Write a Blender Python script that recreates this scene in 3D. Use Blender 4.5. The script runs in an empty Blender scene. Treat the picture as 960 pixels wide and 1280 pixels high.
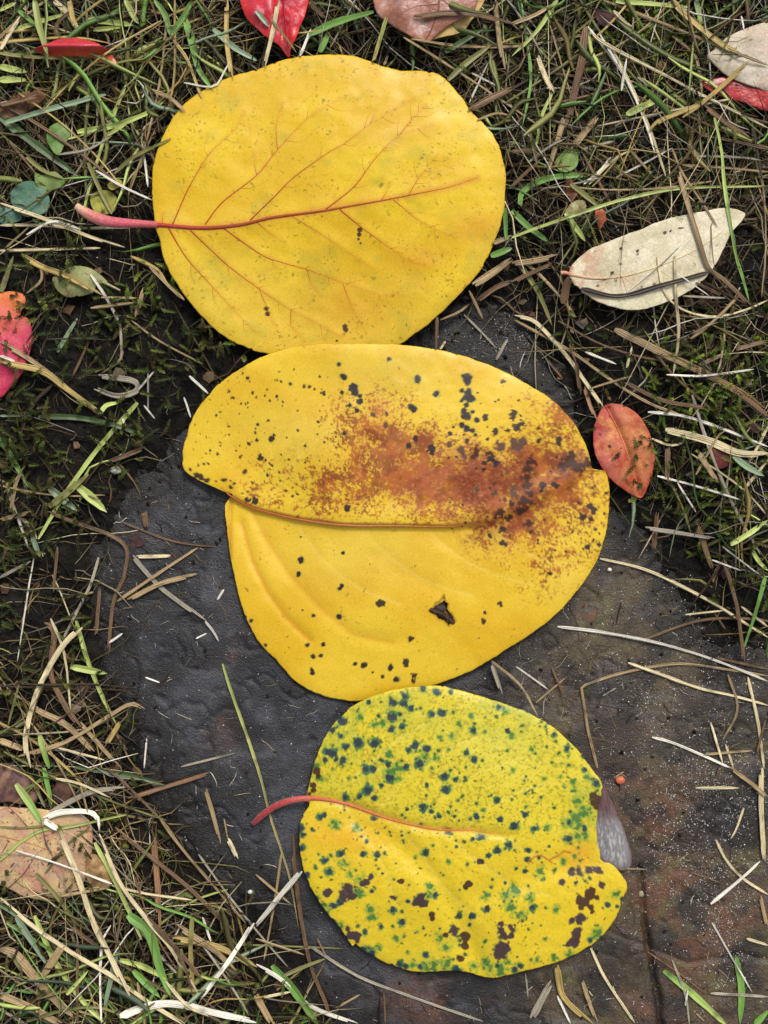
import bpy, math
import numpy as np
from mathutils import Vector

# ------------------------------------------------------------------ camera, sky, sun, exposure
S = 0.00025            # metres per photo pixel on the stone surface
H = 0.40               # camera height above the stone
scene = bpy.context.scene
cam_d = bpy.data.cameras.new('camera'); cam = bpy.data.objects.new('camera', cam_d)
scene.collection.objects.link(cam)
cam.location = (0, 0, H); cam.rotation_euler = (0, 0, 0)
cam_d.sensor_fit = 'VERTICAL'; cam_d.angle = 2 * math.atan(640 * S / H)
cam_d.clip_start = 0.01; cam_d.clip_end = 200
scene.camera = cam

SUN_EL, SUN_AZ = 52, 20            # soft overcast sun, from behind the clean leaf
world = bpy.data.worlds.new('World'); scene.world = world; world.use_nodes = True
wn = world.node_tree; wn.nodes.clear()
sky = wn.nodes.new('ShaderNodeTexSky'); sky.sky_type = 'NISHITA'; sky.sun_disc = False
sky.sun_elevation = math.radians(SUN_EL); sky.sun_rotation = math.radians(SUN_AZ)
sky.dust_density = 4.0; sky.air_density = 1.0
hsv = wn.nodes.new('ShaderNodeHueSaturation'); hsv.inputs['Saturation'].default_value = 0.38
bg = wn.nodes.new('ShaderNodeBackground'); bg.inputs['Strength'].default_value = 0.10
wo = wn.nodes.new('ShaderNodeOutputWorld')
wn.links.new(sky.outputs[0], hsv.inputs['Color']); wn.links.new(hsv.outputs[0], bg.inputs['Color'])
wn.links.new(bg.outputs[0], wo.inputs['Surface'])
sun_d = bpy.data.lights.new('sun', 'SUN'); sun_d.energy = 1.5; sun_d.angle = math.radians(22)
sun_d.color = (1.0, 0.965, 0.91)
sun = bpy.data.objects.new('sun', sun_d); scene.collection.objects.link(sun)
az = math.radians(SUN_AZ); el = math.radians(SUN_EL)
sdir = Vector((math.sin(az) * math.cos(el), math.cos(az) * math.cos(el), math.sin(el)))
sun.rotation_euler = sdir.to_track_quat('Z', 'Y').to_euler(); sun.location = sdir * 2
scene.view_settings.view_transform = 'Standard'; scene.view_settings.look = 'None'
scene.view_settings.exposure = 0.55; scene.view_settings.gamma = 1
scene.render.resolution_x = 768; scene.render.resolution_y = 1024

# ------------------------------------------------------------------ helpers
C = scene.collection
rng = np.random.default_rng(7)
_tabs = {}
def vnoise(x, y, seed=0):
    if seed not in _tabs: _tabs[seed] = np.random.default_rng(1000 + seed).random((256, 256))
    t = _tabs[seed]
    x = np.asarray(x, float); y = np.asarray(y, float); x, y = 0.83 * x + 0.557 * y + 3.7 * seed, 0.83 * y - 0.557 * x
    xi = np.floor(x).astype(int); yi = np.floor(y).astype(int)
    fx = x - xi; fy = y - yi; fx = fx * fx * (3 - 2 * fx); fy = fy * fy * (3 - 2 * fy)
    a = t[xi & 255, yi & 255]; b = t[(xi + 1) & 255, yi & 255]
    c = t[xi & 255, (yi + 1) & 255]; d = t[(xi + 1) & 255, (yi + 1) & 255]
    return (a * (1 - fx) + b * fx) * (1 - fy) + (c * (1 - fx) + d * fx) * fy
def fbm(x, y, seed=0, oct=4):
    s = 0; a = 0.5; n = 0
    for k in range(oct):
        s = s + a * vnoise(x * 2 ** k + 17.3 * k, y * 2 ** k + 5.1 * k, seed + k); n += a; a *= 0.55
    return s / n
def sst(a, b, x):
    t = np.clip((x - a) / (b - a), 0, 1); return t * t * (3 - 2 * t)
def lin(r, g, b):
    c = np.array([r, g, b], float) / 255
    return np.where(c <= 0.04045, c / 12.92, ((c + 0.055) / 1.055) ** 2.4)
def mix(a, b, t):
    t = np.asarray(t)[..., None]; return a * (1 - t) + b * t
def world_of(px, py, z):                     # the point at height z that the pixel looks at
    k = S * (1 - np.asarray(z) / H)
    return np.stack([(px - 480) * k, (640 - py) * k, np.asarray(z) + 0 * px], -1)
def catmull(P, n, closed=False):
    P = np.asarray(P, float)
    if closed: Q = np.vstack([P[-1], P, P[0], P[1]]); m = len(P)
    else: Q = np.vstack([2 * P[0] - P[1], P, 2 * P[-1] - P[-2]]); m = len(P) - 1
    out = []
    t = np.linspace(0, 1, 12, endpoint=False)[:, None]
    for i in range(m):
        a, b, c, d = Q[i], Q[i + 1], Q[i + 2], Q[i + 3]
        out.append(0.5 * (2 * b + (c - a) * t + (2 * a - 5 * b + 4 * c - d) * t ** 2 + (3 * b - a - 3 * c + d) * t ** 3))
    D = np.vstack(out + [Q[-2][None]])
    L = np.concatenate([[0], np.cumsum(np.hypot(*np.diff(D[:, :2], axis=0).T))])
    s = np.linspace(0, L[-1], n + 1)[:-1] if closed else np.linspace(0, L[-1], n)
    return np.stack([np.interp(s, L, D[:, k]) for k in range(D.shape[1])], 1)
def inside(px, py, poly):
    poly = np.asarray(poly); r = np.zeros(np.shape(px), bool)
    for (x1, y1), (x2, y2) in zip(poly, np.roll(poly, -1, 0)):
        if y1 == y2: continue
        r ^= ((y1 > py) != (y2 > py)) & (px < (x2 - x1) * (py - y1) / (y2 - y1) + x1)
    return r
def dist_line(px, py, P, closed=False):
    P = np.asarray(P, float); d = np.full(np.shape(px), 1e9)
    Q = np.roll(P, -1, 0) if closed else P[1:]
    for (x1, y1), (x2, y2) in zip(P[:len(Q)], Q):
        dx, dy = x2 - x1, y2 - y1; t = np.clip(((px - x1) * dx + (py - y1) * dy) / (dx * dx + dy * dy + 1e-9), 0, 1)
        d = np.minimum(d, np.hypot(px - x1 - t * dx, py - y1 - t * dy))
    return d

def mesh_np(name, V, F, col=None, st=None, smooth=True):
    me = bpy.data.meshes.new(name); V = np.asarray(V, np.float32); F = np.asarray(F, np.int32)
    me.vertices.add(len(V)); me.vertices.foreach_set('co', V.ravel())
    me.loops.add(F.size); me.loops.foreach_set('vertex_index', F.ravel())
    me.polygons.add(len(F)); me.polygons.foreach_set('loop_start', np.arange(len(F), dtype=np.int32) * F.shape[1])
    me.polygons.foreach_set('use_smooth', np.full(len(F), smooth))
    me.update(calc_edges=True); me.validate()
    if col is not None:
        a = me.color_attributes.new('Col', 'FLOAT_COLOR', 'POINT')
        c = np.ones((len(V), 4), np.float32); c[:, :3] = np.clip(col, 0.001, 0.95); a.data.foreach_set('color', c.ravel())
    if st is not None:
        a = me.attributes.new('st', 'FLOAT_VECTOR', 'POINT'); a.data.foreach_set('vector', np.asarray(st, np.float32).ravel())
    return me
def put(name, V, F, mat, col=None, st=None, parent=None, smooth=True, centre=True):
    V = np.asarray(V, float)
    o0 = np.zeros(3)
    if parent is None and centre:
        o0 = (V.min(0) + V.max(0)) / 2; o0[2] = V[:, 2].min()
    me = mesh_np(name, V - o0, F, col, st, smooth); me.materials.append(mat)
    o = bpy.data.objects.new(name, me); C.objects.link(o); o.location = o0
    if parent is not None:
        o.parent = parent
        q = parent; off = Vector((0, 0, 0))
        while q is not None: off += q.location; q = q.parent
        o.location = -off
    return o
def root(name, loc):
    o = bpy.data.objects.new(name, None); C.objects.link(o); o.location = loc; o.empty_display_size = 0.01
    return o
def tag(o, label=None, cat=None, group=None, kind=None):
    for k, v in (('label', label), ('category', cat), ('group', group), ('kind', kind)):
        if v: o[k] = v
    return o

STRAWP = np.array([(1, 0), (0.5, 0.85), (-0.1, 0.5), (-0.6, 0.9), (-1, 0), (0, -0.8)])
BROADP = np.array([(1, 0), (0.78, 0.7), (0.5, 0.3), (0.25, 0.9), (-0.1, 0.45), (-0.38, 0.85), (-0.65, 0.3), (-0.86, 0.6), (-1, 0), (0, -0.6)])
BLADEP = np.array([(1, 0.45), (0.98, 0.8), (0, -0.15), (-0.98, 0.8), (-1, 0.45), (0, -0.6)])
def tubes(P, R, sides=5, flat=0.6, twist=None, prof=None):
    """P (m,n,3), R (m,n): swept closed rods; width lies across, thickness = flat*width"""
    m, n, _ = P.shape
    T = np.gradient(P, axis=1); T /= np.linalg.norm(T, axis=2, keepdims=True) + 1e-12
    up = np.zeros_like(T); up[..., 2] = 1; up[..., 0] = 0.02
    A = np.cross(T, up); L = np.linalg.norm(A, axis=2, keepdims=True); A = A / (L + 1e-9)
    B = np.cross(A, T)
    if twist is not None:
        c, s = np.cos(twist)[..., None], np.sin(twist)[..., None]; A, B = A * c + B * s, B * c - A * s
    a = np.arange(sides) * 2 * math.pi / sides
    fl = np.asarray(flat) * np.ones(m); fl = fl[:, None, None, None]
    ca, sa = (np.cos(a), np.sin(a)) if prof is None else (prof[:, 0], prof[:, 1])
    V = P[:, :, None] + R[:, :, None, None] * (A[:, :, None] * ca[:, None] + fl * B[:, :, None] * sa[:, None])
    i = np.arange(n - 1)[:, None]; j = np.arange(sides)[None]; j2 = (j + 1) % sides
    q = np.stack([i * sides + j, i * sides + j2, (i + 1) * sides + j2, (i + 1) * sides + j], -1).reshape(-1, 4)
    F = (q[None] + (np.arange(m) * n * sides)[:, None, None]).reshape(-1, 4)
    return V.reshape(-1, 3), F
def tube_st(m, n, sides, P):
    d = np.linalg.norm(np.diff(P, axis=1), axis=2); L = np.concatenate([np.zeros((m, 1)), np.cumsum(d, 1)], 1) * 1000
    st = np.zeros((m, n, sides, 3)); st[..., 0] = L[:, :, None]; st[..., 1] = np.arange(sides)[None, None]
    st[..., 2] = (np.arange(m) * 13.7)[:, None, None]
    return st.reshape(-1, 3)

# ------------------------------------------------------------------ materials
def nodes_of(name):
    m = bpy.data.materials.new(name); m.use_nodes = True; t = m.node_tree; t.nodes.clear(); return m, t
def N(t, typ, **kw):
    n = t.nodes.new(typ)
    for k, v in kw.items():
        if k in n.inputs: n.inputs[k].default_value = v
        else: setattr(n, k, v)
    return n
def attr_mat(name, rough=0.5, spec=0.4, transl=0.0, noise=900, namp=0.25, bump=0.3, bdist=0.0002, streak=False, coat=0.0, cells=0, rvar=0.0, sheen=0.0, net=0.0):
    m, t = nodes_of(name); lk = t.links.new
    at = N(t, 'ShaderNodeAttribute', attribute_name='Col')
    if streak:
        sa = N(t, 'ShaderNodeAttribute', attribute_name='st')
        mp = N(t, 'ShaderNodeMapping'); mp.inputs['Scale'].default_value = (0.30, 2.3, 1.0); lk(sa.outputs['Vector'], mp.inputs['Vector']); vec = mp.outputs[0]; sc = 1.6
    else:
        tc = N(t, 'ShaderNodeTexCoord'); vec = tc.outputs['Object']; sc = noise
    nz = N(t, 'ShaderNodeTexNoise', Scale=sc, Detail=5.0, Roughness=0.6); lk(vec, nz.inputs['Vector'])
    mr = N(t, 'ShaderNodeMapRange'); mr.inputs['From Min'].default_value = 0.25; mr.inputs['From Max'].default_value = 0.75
    mr.inputs['To Min'].default_value = 1 - namp; mr.inputs['To Max'].default_value = 1 + namp; lk(nz.outputs['Fac'], mr.inputs['Value'])
    mul = N(t, 'ShaderNodeVectorMath', operation='SCALE'); lk(at.outputs['Color'], mul.inputs[0]); lk(mr.outputs[0], mul.inputs['Scale'])
    p = N(t, 'ShaderNodeBsdfPrincipled'); lk(mul.outputs[0], p.inputs['Base Color'])
    p.inputs['Roughness'].default_value = rough; p.inputs['Specular IOR Level'].default_value = spec
    p.inputs['Coat Weight'].default_value = coat; p.inputs['Coat Roughness'].default_value = 0.18
    if sheen: p.inputs['Sheen Weight'].default_value = sheen; p.inputs['Sheen Roughness'].default_value = 0.5
    if rvar:
        r2 = N(t, 'ShaderNodeTexNoise', Scale=sc * 0.12, Detail=3.0); lk(vec, r2.inputs['Vector'])
        rr = N(t, 'ShaderNodeMapRange'); rr.inputs['From Min'].default_value = 0.3; rr.inputs['From Max'].default_value = 0.7
        rr.inputs['To Min'].default_value = rough - rvar; rr.inputs['To Max'].default_value = rough + rvar
        lk(r2.outputs['Fac'], rr.inputs['Value']); lk(rr.outputs[0], p.inputs['Roughness'])
    hgt = nz.outputs['Fac']
    if cells:
        vo = N(t, 'ShaderNodeTexVoronoi', Scale=cells, feature='DISTANCE_TO_EDGE'); lk(vec, vo.inputs['Vector'])
        if net:
            nr = N(t, 'ShaderNodeMapRange'); nr.inputs['From Max'].default_value = 0.12; nr.inputs['To Min'].default_value = 1 - net; nr.inputs['To Max'].default_value = 1 + net * 0.25; lk(vo.outputs['Distance'], nr.inputs['Value'])
            m2 = N(t, 'ShaderNodeVectorMath', operation='SCALE'); lk(mul.outputs[0], m2.inputs[0]); lk(nr.outputs[0], m2.inputs['Scale']); lk(m2.outputs[0], p.inputs['Base Color'])
        vm = N(t, 'ShaderNodeMath', operation='MULTIPLY_ADD'); lk(vo.outputs['Distance'], vm.inputs[0]); vm.inputs[1].default_value = 0.9
        lk(nz.outputs['Fac'], vm.inputs[2]); hgt = vm.outputs[0]
    b = N(t, 'ShaderNodeBump', Strength=bump, Distance=bdist); lk(hgt, b.inputs['Height']); lk(b.outputs[0], p.inputs['Normal'])
    out = N(t, 'ShaderNodeOutputMaterial')
    if transl:
        tr = N(t, 'ShaderNodeBsdfTranslucent'); lk(mul.outputs[0], tr.inputs['Color'])
        ms = N(t, 'ShaderNodeMixShader'); ms.inputs[0].default_value = transl
        lk(p.outputs[0], ms.inputs[1]); lk(tr.outputs[0], ms.inputs[2]); lk(ms.outputs[0], out.inputs['Surface'])
    else: lk(p.outputs[0], out.inputs['Surface'])
    return m
M_leaf = attr_mat('yellow_leaf', rough=0.43, spec=0.36, transl=0.12, noise=1500, namp=0.06, bump=0.16, bdist=0.00015, cells=900, rvar=0.12, net=0.08)
M_leafdry = attr_mat('dry_leaf', rough=0.55, spec=0.35, transl=0.10, noise=1100, namp=0.14, bump=0.4, bdist=0.0002, cells=800, net=0.16)
M_leafwet = attr_mat('wet_leaf', rough=0.34, spec=0.5, transl=0.06, noise=900, namp=0.16, bump=0.5, bdist=0.0003, cells=700, coat=0.25, net=0.14)
M_felt = attr_mat('felted_underside', rough=0.95, spec=0.1, noise=2600, namp=0.3, bump=0.8, bdist=0.0004, sheen=0.5)
M_vein = attr_mat('leaf_vein', rough=0.55, spec=0.25, transl=0.0, noise=2500, namp=0.4, bump=0.3, bdist=0.0001)
M_stalk = attr_mat('leaf_stalk', rough=0.5, spec=0.4, noise=1400, namp=0.4, bump=0.7, bdist=0.0003, sheen=0.3)
M_straw = attr_mat('straw', rough=0.45, spec=0.45, transl=0.05, streak=True, namp=0.42, bump=0.6, bdist=0.00015)
M_grass = attr_mat('grass', rough=0.40, spec=0.45, transl=0.12, streak=True, namp=0.2, bump=0.5, bdist=0.00012)
M_thatch = attr_mat('thatch', rough=0.65, spec=0.25, transl=0.05, noise=700, namp=0.3, bump=0.3)
M_moss = attr_mat('moss', rough=0.6, spec=0.3, transl=0.2, noise=600, namp=0.3, bump=0.0)
M_soil = attr_mat('soil', rough=0.8, spec=0.18, noise=420, namp=0.55, bump=1.0, bdist=0.002, rvar=0.2)
M_stone = attr_mat('stone', rough=0.38, spec=0.38, noise=1700, namp=0.55, bump=0.75, bdist=0.0005, rvar=0.2)
M_grain = attr_mat('grain', rough=0.35, spec=0.5, noise=900, namp=0.15, bump=0.1)

# ------------------------------------------------------------------ ground heights (u, v: photo pixels measured on the stone plane)
STONE = [(545, 398), (600, 385), (650, 395), (700, 440), (738, 520), (775, 640), (838, 676), (862, 760), (905, 800),
         (1010, 800), (1060, 900), (1060, 1360), (470, 1360), (425, 1290), (372, 1215), (325, 1150), (262, 1105), (222, 1050),
         (185, 985), (160, 915), (128, 870), (112, 800), (118, 720), (120, 650), (150, 610), (205, 575), (230, 520), (300, 470), (420, 430)]
UMIN, VMIN, STEP, NU, NV = -300, -300, 2, 780, 940
uu, vv = np.meshgrid(UMIN + STEP * np.arange(NU), VMIN + STEP * np.arange(NV), indexing='ij')
def stone_sd(u, v):
    d = dist_line(u, v, STONE, True); return np.where(inside(u, v, STONE), -d, d) + 46 * (fbm(u / 34, v / 34, 3) - 0.5) + 16 * (fbm(u / 8, v / 8, 4, 3) - 0.5)
SD = stone_sd(uu, vv)
def samp(A, u, v):
    x = np.clip((np.asarray(u) - UMIN) / STEP, 0, NU - 1.001); y = np.clip((np.asarray(v) - VMIN) / STEP, 0, NV - 1.001)
    i = x.astype(int); j = y.astype(int); fx = x - i; fy = y - j
    return (A[i, j] * (1 - fx) + A[i + 1, j] * fx) * (1 - fy) + (A[i, j + 1] * (1 - fx) + A[i + 1, j + 1] * fx) * fy
MM = 0.001
crack = [(800, 1085), (806, 1150), (815, 1205), (824, 1250), (828, 1300), (834, 1400)]
crack2 = [(760, 1165), (800, 1180), (860, 1205), (930, 1195), (1000, 1210)]
def stone_z(u, v):
    z = (fbm(u / 130, v / 130, 11) - 0.5) * 2.6 + (fbm(u / 30, v / 30, 12) - 0.5) * 0.4 + (fbm(u / 5, v / 5, 13, 2) - 0.5) * 0.12
    w = 6 * (fbm(u / 25, v / 25, 14) - 0.5)
    for c, dep in ((crack, 2.2), (crack2, 0.7)):
        z = z - dep * np.exp(-((dist_line(u, v, c) + w) / 3.2) ** 2)
    z = z - 0.5 * sst(0.03, 0.0, np.abs(fbm(u / 60, v / 60, 16, 3) - 0.5)); pit = vnoise(u / 9, v / 9, 15); z = z - 0.5 * sst(0.86, 0.97, pit)
    return z * MM - 0.4 * MM
def soil_z(sd, u, v):
    out = 0.3 + 3.4 * sst(0, 70, sd) + 6.0 * (fbm(u / 48, v / 48, 21) - 0.5) * sst(5, 60, sd) + 2.6 * (fbm(u / 13, v / 13, 22) - 0.5) + 1.0 * (fbm(u / 4, v / 4, 23, 2) - 0.5)
    inn = 0.3 + sd * 0.13
    return np.where(sd > 0, out, np.maximum(inn + 1.4 * (fbm(u / 13, v / 13, 22) - 0.5), -7.0)) * MM
STZ = stone_z(uu, vv)
SOZ = soil_z(SD, uu, vv)
G0 = np.maximum(SOZ, STZ)          # bare ground (the stone runs on under the soil)
HM = G0.copy()                     # top of everything laid down so far
def stamp(u, v, z, r=1):
    i = np.round((np.asarray(u) - UMIN) / STEP).astype(int).ravel(); j = np.round((np.asarray(v) - VMIN) / STEP).astype(int).ravel(); z = np.broadcast_to(z, np.shape(u)).ravel()
    for a in range(-r, r + 1):
        for b in range(-r, r + 1):
            ii, jj = i + a, j + b; ok = (ii >= 0) & (ii < NU) & (jj >= 0) & (jj < NV)
            np.maximum.at(HM, (ii[ok], jj[ok]), z[ok])

# soil sheet
ring = np.array([-80000, -20000, -6000, -2500, -1200, -600])
us = np.concatenate([ring, np.arange(-300, 1262, 4), 960 - ring[::-1]]); vs = np.concatenate([ring, np.arange(-300, 1582, 4), 1280 - ring[::-1]])
U, Vv = np.meshgrid(us, vs, indexing='ij')
sd4 = stone_sd(U, Vv); Z = soil_z(sd4, U, Vv)
far = (np.abs(U - 480) > 900) | (np.abs(Vv - 640) > 1100)
Z = np.where(far, 0.003, Z)
def grid_faces(a, b):
    i = np.arange(a - 1)[:, None]; j = np.arange(b - 1)[None]
    return np.stack([i * b + j, i * b + j + 1, (i + 1) * b + j + 1, (i + 1) * b + j], -1).reshape(-1, 4)
n1 = fbm(U / 22, Vv / 22, 31); n2 = fbm(U / 7, Vv / 7, 32)
col = mix(mix(lin(17, 15, 13), lin(31, 26, 21), sst(0.35, 0.7, n1)), lin(24, 27, 18), sst(0.5, 0.75, n2) * 0.6)
V = np.stack([(U - 480) * S, (640 - Vv) * S, Z], -1)
soil = put('soil', V.reshape(-1, 3), grid_faces(*U.shape), M_soil, col.reshape(-1, 3), centre=False); tag(soil, kind='structure')

# paving stone, with real sides
us = np.arange(70, 1090, 2.5); vs = np.arange(340, 1400, 2.5)
U, Vv = np.meshgrid(us, vs, indexing='ij'); Z = stone_z(U, Vv)
edge = np.minimum(np.minimum(U - us[0], us[-1] - U), np.minimum(Vv - vs[0], vs[-1] - Vv))
Z = np.where(edge <= 0, -0.03, Z - 0.004 * np.exp(-edge / 12))
n1 = fbm(U / 110, Vv / 110, 41); n2 = fbm(U / 30, Vv / 30, 42); n3 = fbm(U / 9, Vv / 9, 43)
slate = lin(56, 56, 60); olive = lin(98, 84, 62); rust = lin(120, 78, 52); dark = lin(44, 39, 35); purp = lin(84, 78, 82)
rt = sst(520, 720, U + 120 * (n1 - 0.5) - 0.10 * (Vv - 800))
col = mix(np.broadcast_to(slate, U.shape + (3,)), olive, rt)
col = mix(col, purp, sst(0.5, 0.68, n2) * 0.6 * rt)
rz = np.exp(-((U - 835) / 60) ** 2) * sst(940, 1010, Vv) + np.exp(-((U - 560) / 90) ** 2 - ((Vv - 1245) / 40) ** 2) + 0.8 * np.exp(-((U - 770) / 70) ** 2 - ((Vv - 935) / 35) ** 2) + 0.5 * np.exp(-((U - 280) / 25) ** 2 - ((Vv - 870) / 70) ** 2) + 0.8 * np.exp(-((U - 925) / 40) ** 2 - ((Vv - 1150) / 45) ** 2)
col = mix(col, rust, np.clip(rz, 0, 1) * sst(0.3, 0.62, n2) * 0.85)
col = mix(col, lin(112, 108, 60), sst(0.6, 0.75, fbm(U / 22, Vv / 22, 47)) * rt * 0.6)
dk = np.exp(-((U - 660) / 70) ** 2 - ((Vv - 440) / 60) ** 2) + np.exp(-((U - 905) / 55) ** 2 - ((Vv - 1010) / 45) ** 2) + 0.8 * np.exp(-((U - 770) / 60) ** 2 - ((Vv - 1190) / 40) ** 2) + 0.8 * sst(700, 640, Vv) * sst(400, 520, U)
col = mix(col, dark, np.clip(dk, 0, 1) * 0.85)
col = mix(col, lin(46, 42, 40), sst(0.56, 0.72, n3) * 0.55)
col = mix(col, lin(150, 150, 158), sst(0.66, 0.8, fbm(U / 60, Vv / 14, 44)) * 0.16)
col = mix(col, lin(92, 93, 100), sst(0.45, 0.65, fbm(U / 46, Vv / 46, 48)) * (1 - rt) * 0.45)  # bluish sky sheen of the wet stone, painted into the slate side
col = mix(col, lin(34, 32, 33), sst(0.45, 0.62, fbm(U / 44, Vv / 44, 49)) * 0.7)
sdS = stone_sd(U, Vv); col = mix(col, lin(30, 26, 22), sst(-85, -4, sdS + 60 * (n2 - 0.5) + 24 * (n3 - 0.5)) * 0.9)
col = col * 0.66
V = np.stack([(U - 480) * S, (640 - Vv) * S, Z], -1)
stone = put('paving_stone', V.reshape(-1, 3), grid_faces(*U.shape), M_stone, col.reshape(-1, 3), centre=False); tag(stone, kind='structure')

# ------------------------------------------------------------------ leaf shapes
def rbf(ctrl, sig=70):
    ctrl = np.asarray(ctrl, float)
    def f(x, y):
        w = 1e-9; s = 0
        for cx, cy, cz in ctrl:
            g = np.exp(-((x - cx) ** 2 + (y - cy) ** 2) / (2 * sig * sig)) + 1e-7; w = w + g; s = s + g * cz
        return s / w * MM
    return f
def tr(s, ox=0, oy=0, k=1.0):            # "x y, x y" in an enlarged crop -> photo pixels
    return [(ox + float(a) / k, oy + float(b) / k) for a, b in (q.split() for q in s.split(','))]

OUT1 = tr('193 272,190 240,192 205,203 172,222 140,250 115,285 98,320 87,350 76,385 70,420 68,450 72,478 82,500 88,530 89,552 96,572 115,588 138,605 155,620 175,630 205,632 235,628 270,617 305,602 335,580 362,550 392,515 420,480 440,440 449,400 450,365 448,340 443,310 435,280 420,255 398,232 370,215 345,204 320,200 300,195 288')
OUT2 = tr('228 575,229 560,240 525,262 492,290 468,320 450,355 437,395 431,440 430,480 430,500 431,540 436,580 445,620 460,655 478,690 500,715 525,730 552,738 575,741 585,748 587,757 590,761 605,762 625,758 660,753 680,748 697,738 715,720 740,695 768,660 795,620 820,590 838,560 850,530 860,500 869,470 875,435 876,400 868,370 852,345 825,322 800,305 765,295 730,288 695,284 660,282 635,286 624,291 618,284 616,270 610,250 601,235 592,229 584')
OUT3 = tr('383 996,388 975,393 955,401 934,412 912,430 892,450 877,475 867,505 860,540 857,570 862,600 870,630 880,658 890,685 905,710 925,728 945,740 962,749 974,753 988,748 1010,745 1035,748 1058,756 1074,770 1085,783 1105,778 1125,768 1150,748 1175,720 1192,695 1203,660 1213,620 1222,600 1220,585 1215,550 1214,520 1215,495 1208,470 1197,450 1184,443 1178,440 1182,425 1160,408 1140,392 1115,380 1090,375 1060,374 1040,378 1020,387 1006')
Z1 = rbf(np.array([(190,280,11),(200,180,12),(300,90,12),(420,68,12.5),(540,90,12),(630,230,12.5),(600,330,10),(540,395,7),(480,430,5.3),(400,440,4.8),(340,440,5),(260,395,8),(210,330,10),(400,260,12),(300,200,13.5),(500,180,14),(560,300,11.5),(400,360,9)]))
Z2 = rbf([(228,575,3.0),(290,468,6.5),(400,431,8.2),(500,431,8.2),(620,460,6.5),(735,570,5),(760,630,4.5),(720,740,3),(600,835,3),(500,865,2.4),(430,875,2.0),(340,820,2),(290,720,2.4),(285,640,2.4),(290,610,4.5),(450,560,11),(600,560,10.5),(450,640,8),(600,655,7),(400,750,6),(550,760,6.5),(680,680,6.5)], 58)
Z3 = rbf([(385,1000,3),(400,930,3.6),(450,880,5.2),(540,858,5.6),(640,885,4.6),(720,940,4),(750,985,4.5),(750,1060,5),(783,1105,3),(720,1192,2.4),(620,1222,3.4),(550,1214,3.4),(470,1197,2),(410,1140,2.4),(375,1060,3.2),(500,960,7.5),(620,960,8.5),(600,1040,7.5),(500,1030,5.2),(560,1105,8),(650,1130,7),(450,1100,6.6)], 50)
MID1 = tr('190 280,250 285,300 281,340 272,400 264,440 257,480 250,520 242,560 234,597 222')
VEINS1 = [tr(s) for s in ('216 280,237 233,263 191,295 160,305 139', '257 280,278 253,321 219,347 187,380 152,408 132,438 118', '347 187,345 160,352 128',
  '313 275,343 246,367 222,410 191,430 180,463 155,517 123', '407 262,443 233,470 197,500 168,540 157', '500 168,516 148,533 130', '477 250,483 240,487 230', '510 245,523 223,547 193',
  '210 284,233 322,266 359,302 398,321 416', '236 286,285 332,324 361,364 388,396 404,427 422', '279 285,326 318,352 328,384 337,428 353,477 370,497 367', '428 353,440 385,452 406',
  '321 278,338 292,357 304', '366 271,400 292,435 315,465 335', '425 262,449 282,475 301,510 326,532 332', '492 250,525 277,550 290,570 297', '324 361,330 376,345 410', '364 388,364 408,380 425', '321 219,318 205,317 190', '203 282,203 268', '384 337,388 352,400 370', '463 155,467 146,470 138')]
_vr = np.random.default_rng(31); NMAIN = len(VEINS1)
for v in [q for q in VEINS1 if len(q) > 4 or q[0][0] > 490]:
    Pv = catmull(v, 40); sgn = 1 if _vr.random() < 0.5 else -1
    for tq in (0.28, 0.45, 0.6, 0.74, 0.87):
        k = int(tq * 39 + _vr.uniform(-2, 2)); d = Pv[min(k + 2, 39)] - Pv[k - 2]; a = math.atan2(d[1], d[0]) + sgn * _vr.uniform(0.6, 1.05); L = _vr.uniform(14, 36); b2 = a - sgn * 0.5; sgn = -sgn
        VEINS1.append([tuple(Pv[k]), (Pv[k][0] + math.cos(a) * L / 2, Pv[k][1] + math.sin(a) * L / 2), (Pv[k][0] + math.cos(a) * L / 2 + math.cos(b2) * L / 2, Pv[k][1] + math.sin(a) * L / 2 + math.sin(b2) * L / 2)])
MID2 = tr('284 617,300 627,320 636,370 648,430 656,500 657,560 658,610 652,660 635,700 612,741 586')
CR2 = [tr('317 641,336 678,364 719,401 759,441 792,490 803'), tr('303 654,316 702,336 741,358 772,388 800'), tr('289 626,286 660,287 698'), tr('470 690,500 712,545 735')]
MID3 = tr('383 997,410 1000,440 1007,475 1020,510 1030,545 1037,590 1038,640 1045')
CR3 = [tr('445 1022,500 1058,545 1100,575 1150,597 1205'), tr('735 1078,700 1085,650 1100,600 1120')]
SV2 = [tr(s) for s in ('330 638,352 600,385 560,425 530', '395 652,425 610,465 565,505 530', '470 656,500 615,540 570,580 535', '545 657,575 620,615 580,650 560', '370 650,395 690,440 730,500 755', '450 657,480 690,530 725,590 745', '530 658,565 690,610 715,665 730', '610 652,640 680,680 700,725 705', '620 648,650 610,680 590')]
SV3 = [tr(s) for s in ('425 1003,450 965,490 930,530 905', '470 1018,500 980,545 945,595 920', '520 1032,555 995,600 965,655 945', '580 1038,615 1005,660 985,705 975', '430 1005,455 1040,480 1085,495 1130', '490 1025,525 1065,555 1110,600 1150', '555 1037,590 1070,640 1105,690 1120', '620 1043,660 1065,700 1075')]
def dveins(x, y, vs):
    d = np.full(np.shape(x), 1e9)
    for v in vs: d = np.minimum(d, dist_line(x, y, catmull(v, 14)))
    return d
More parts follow.
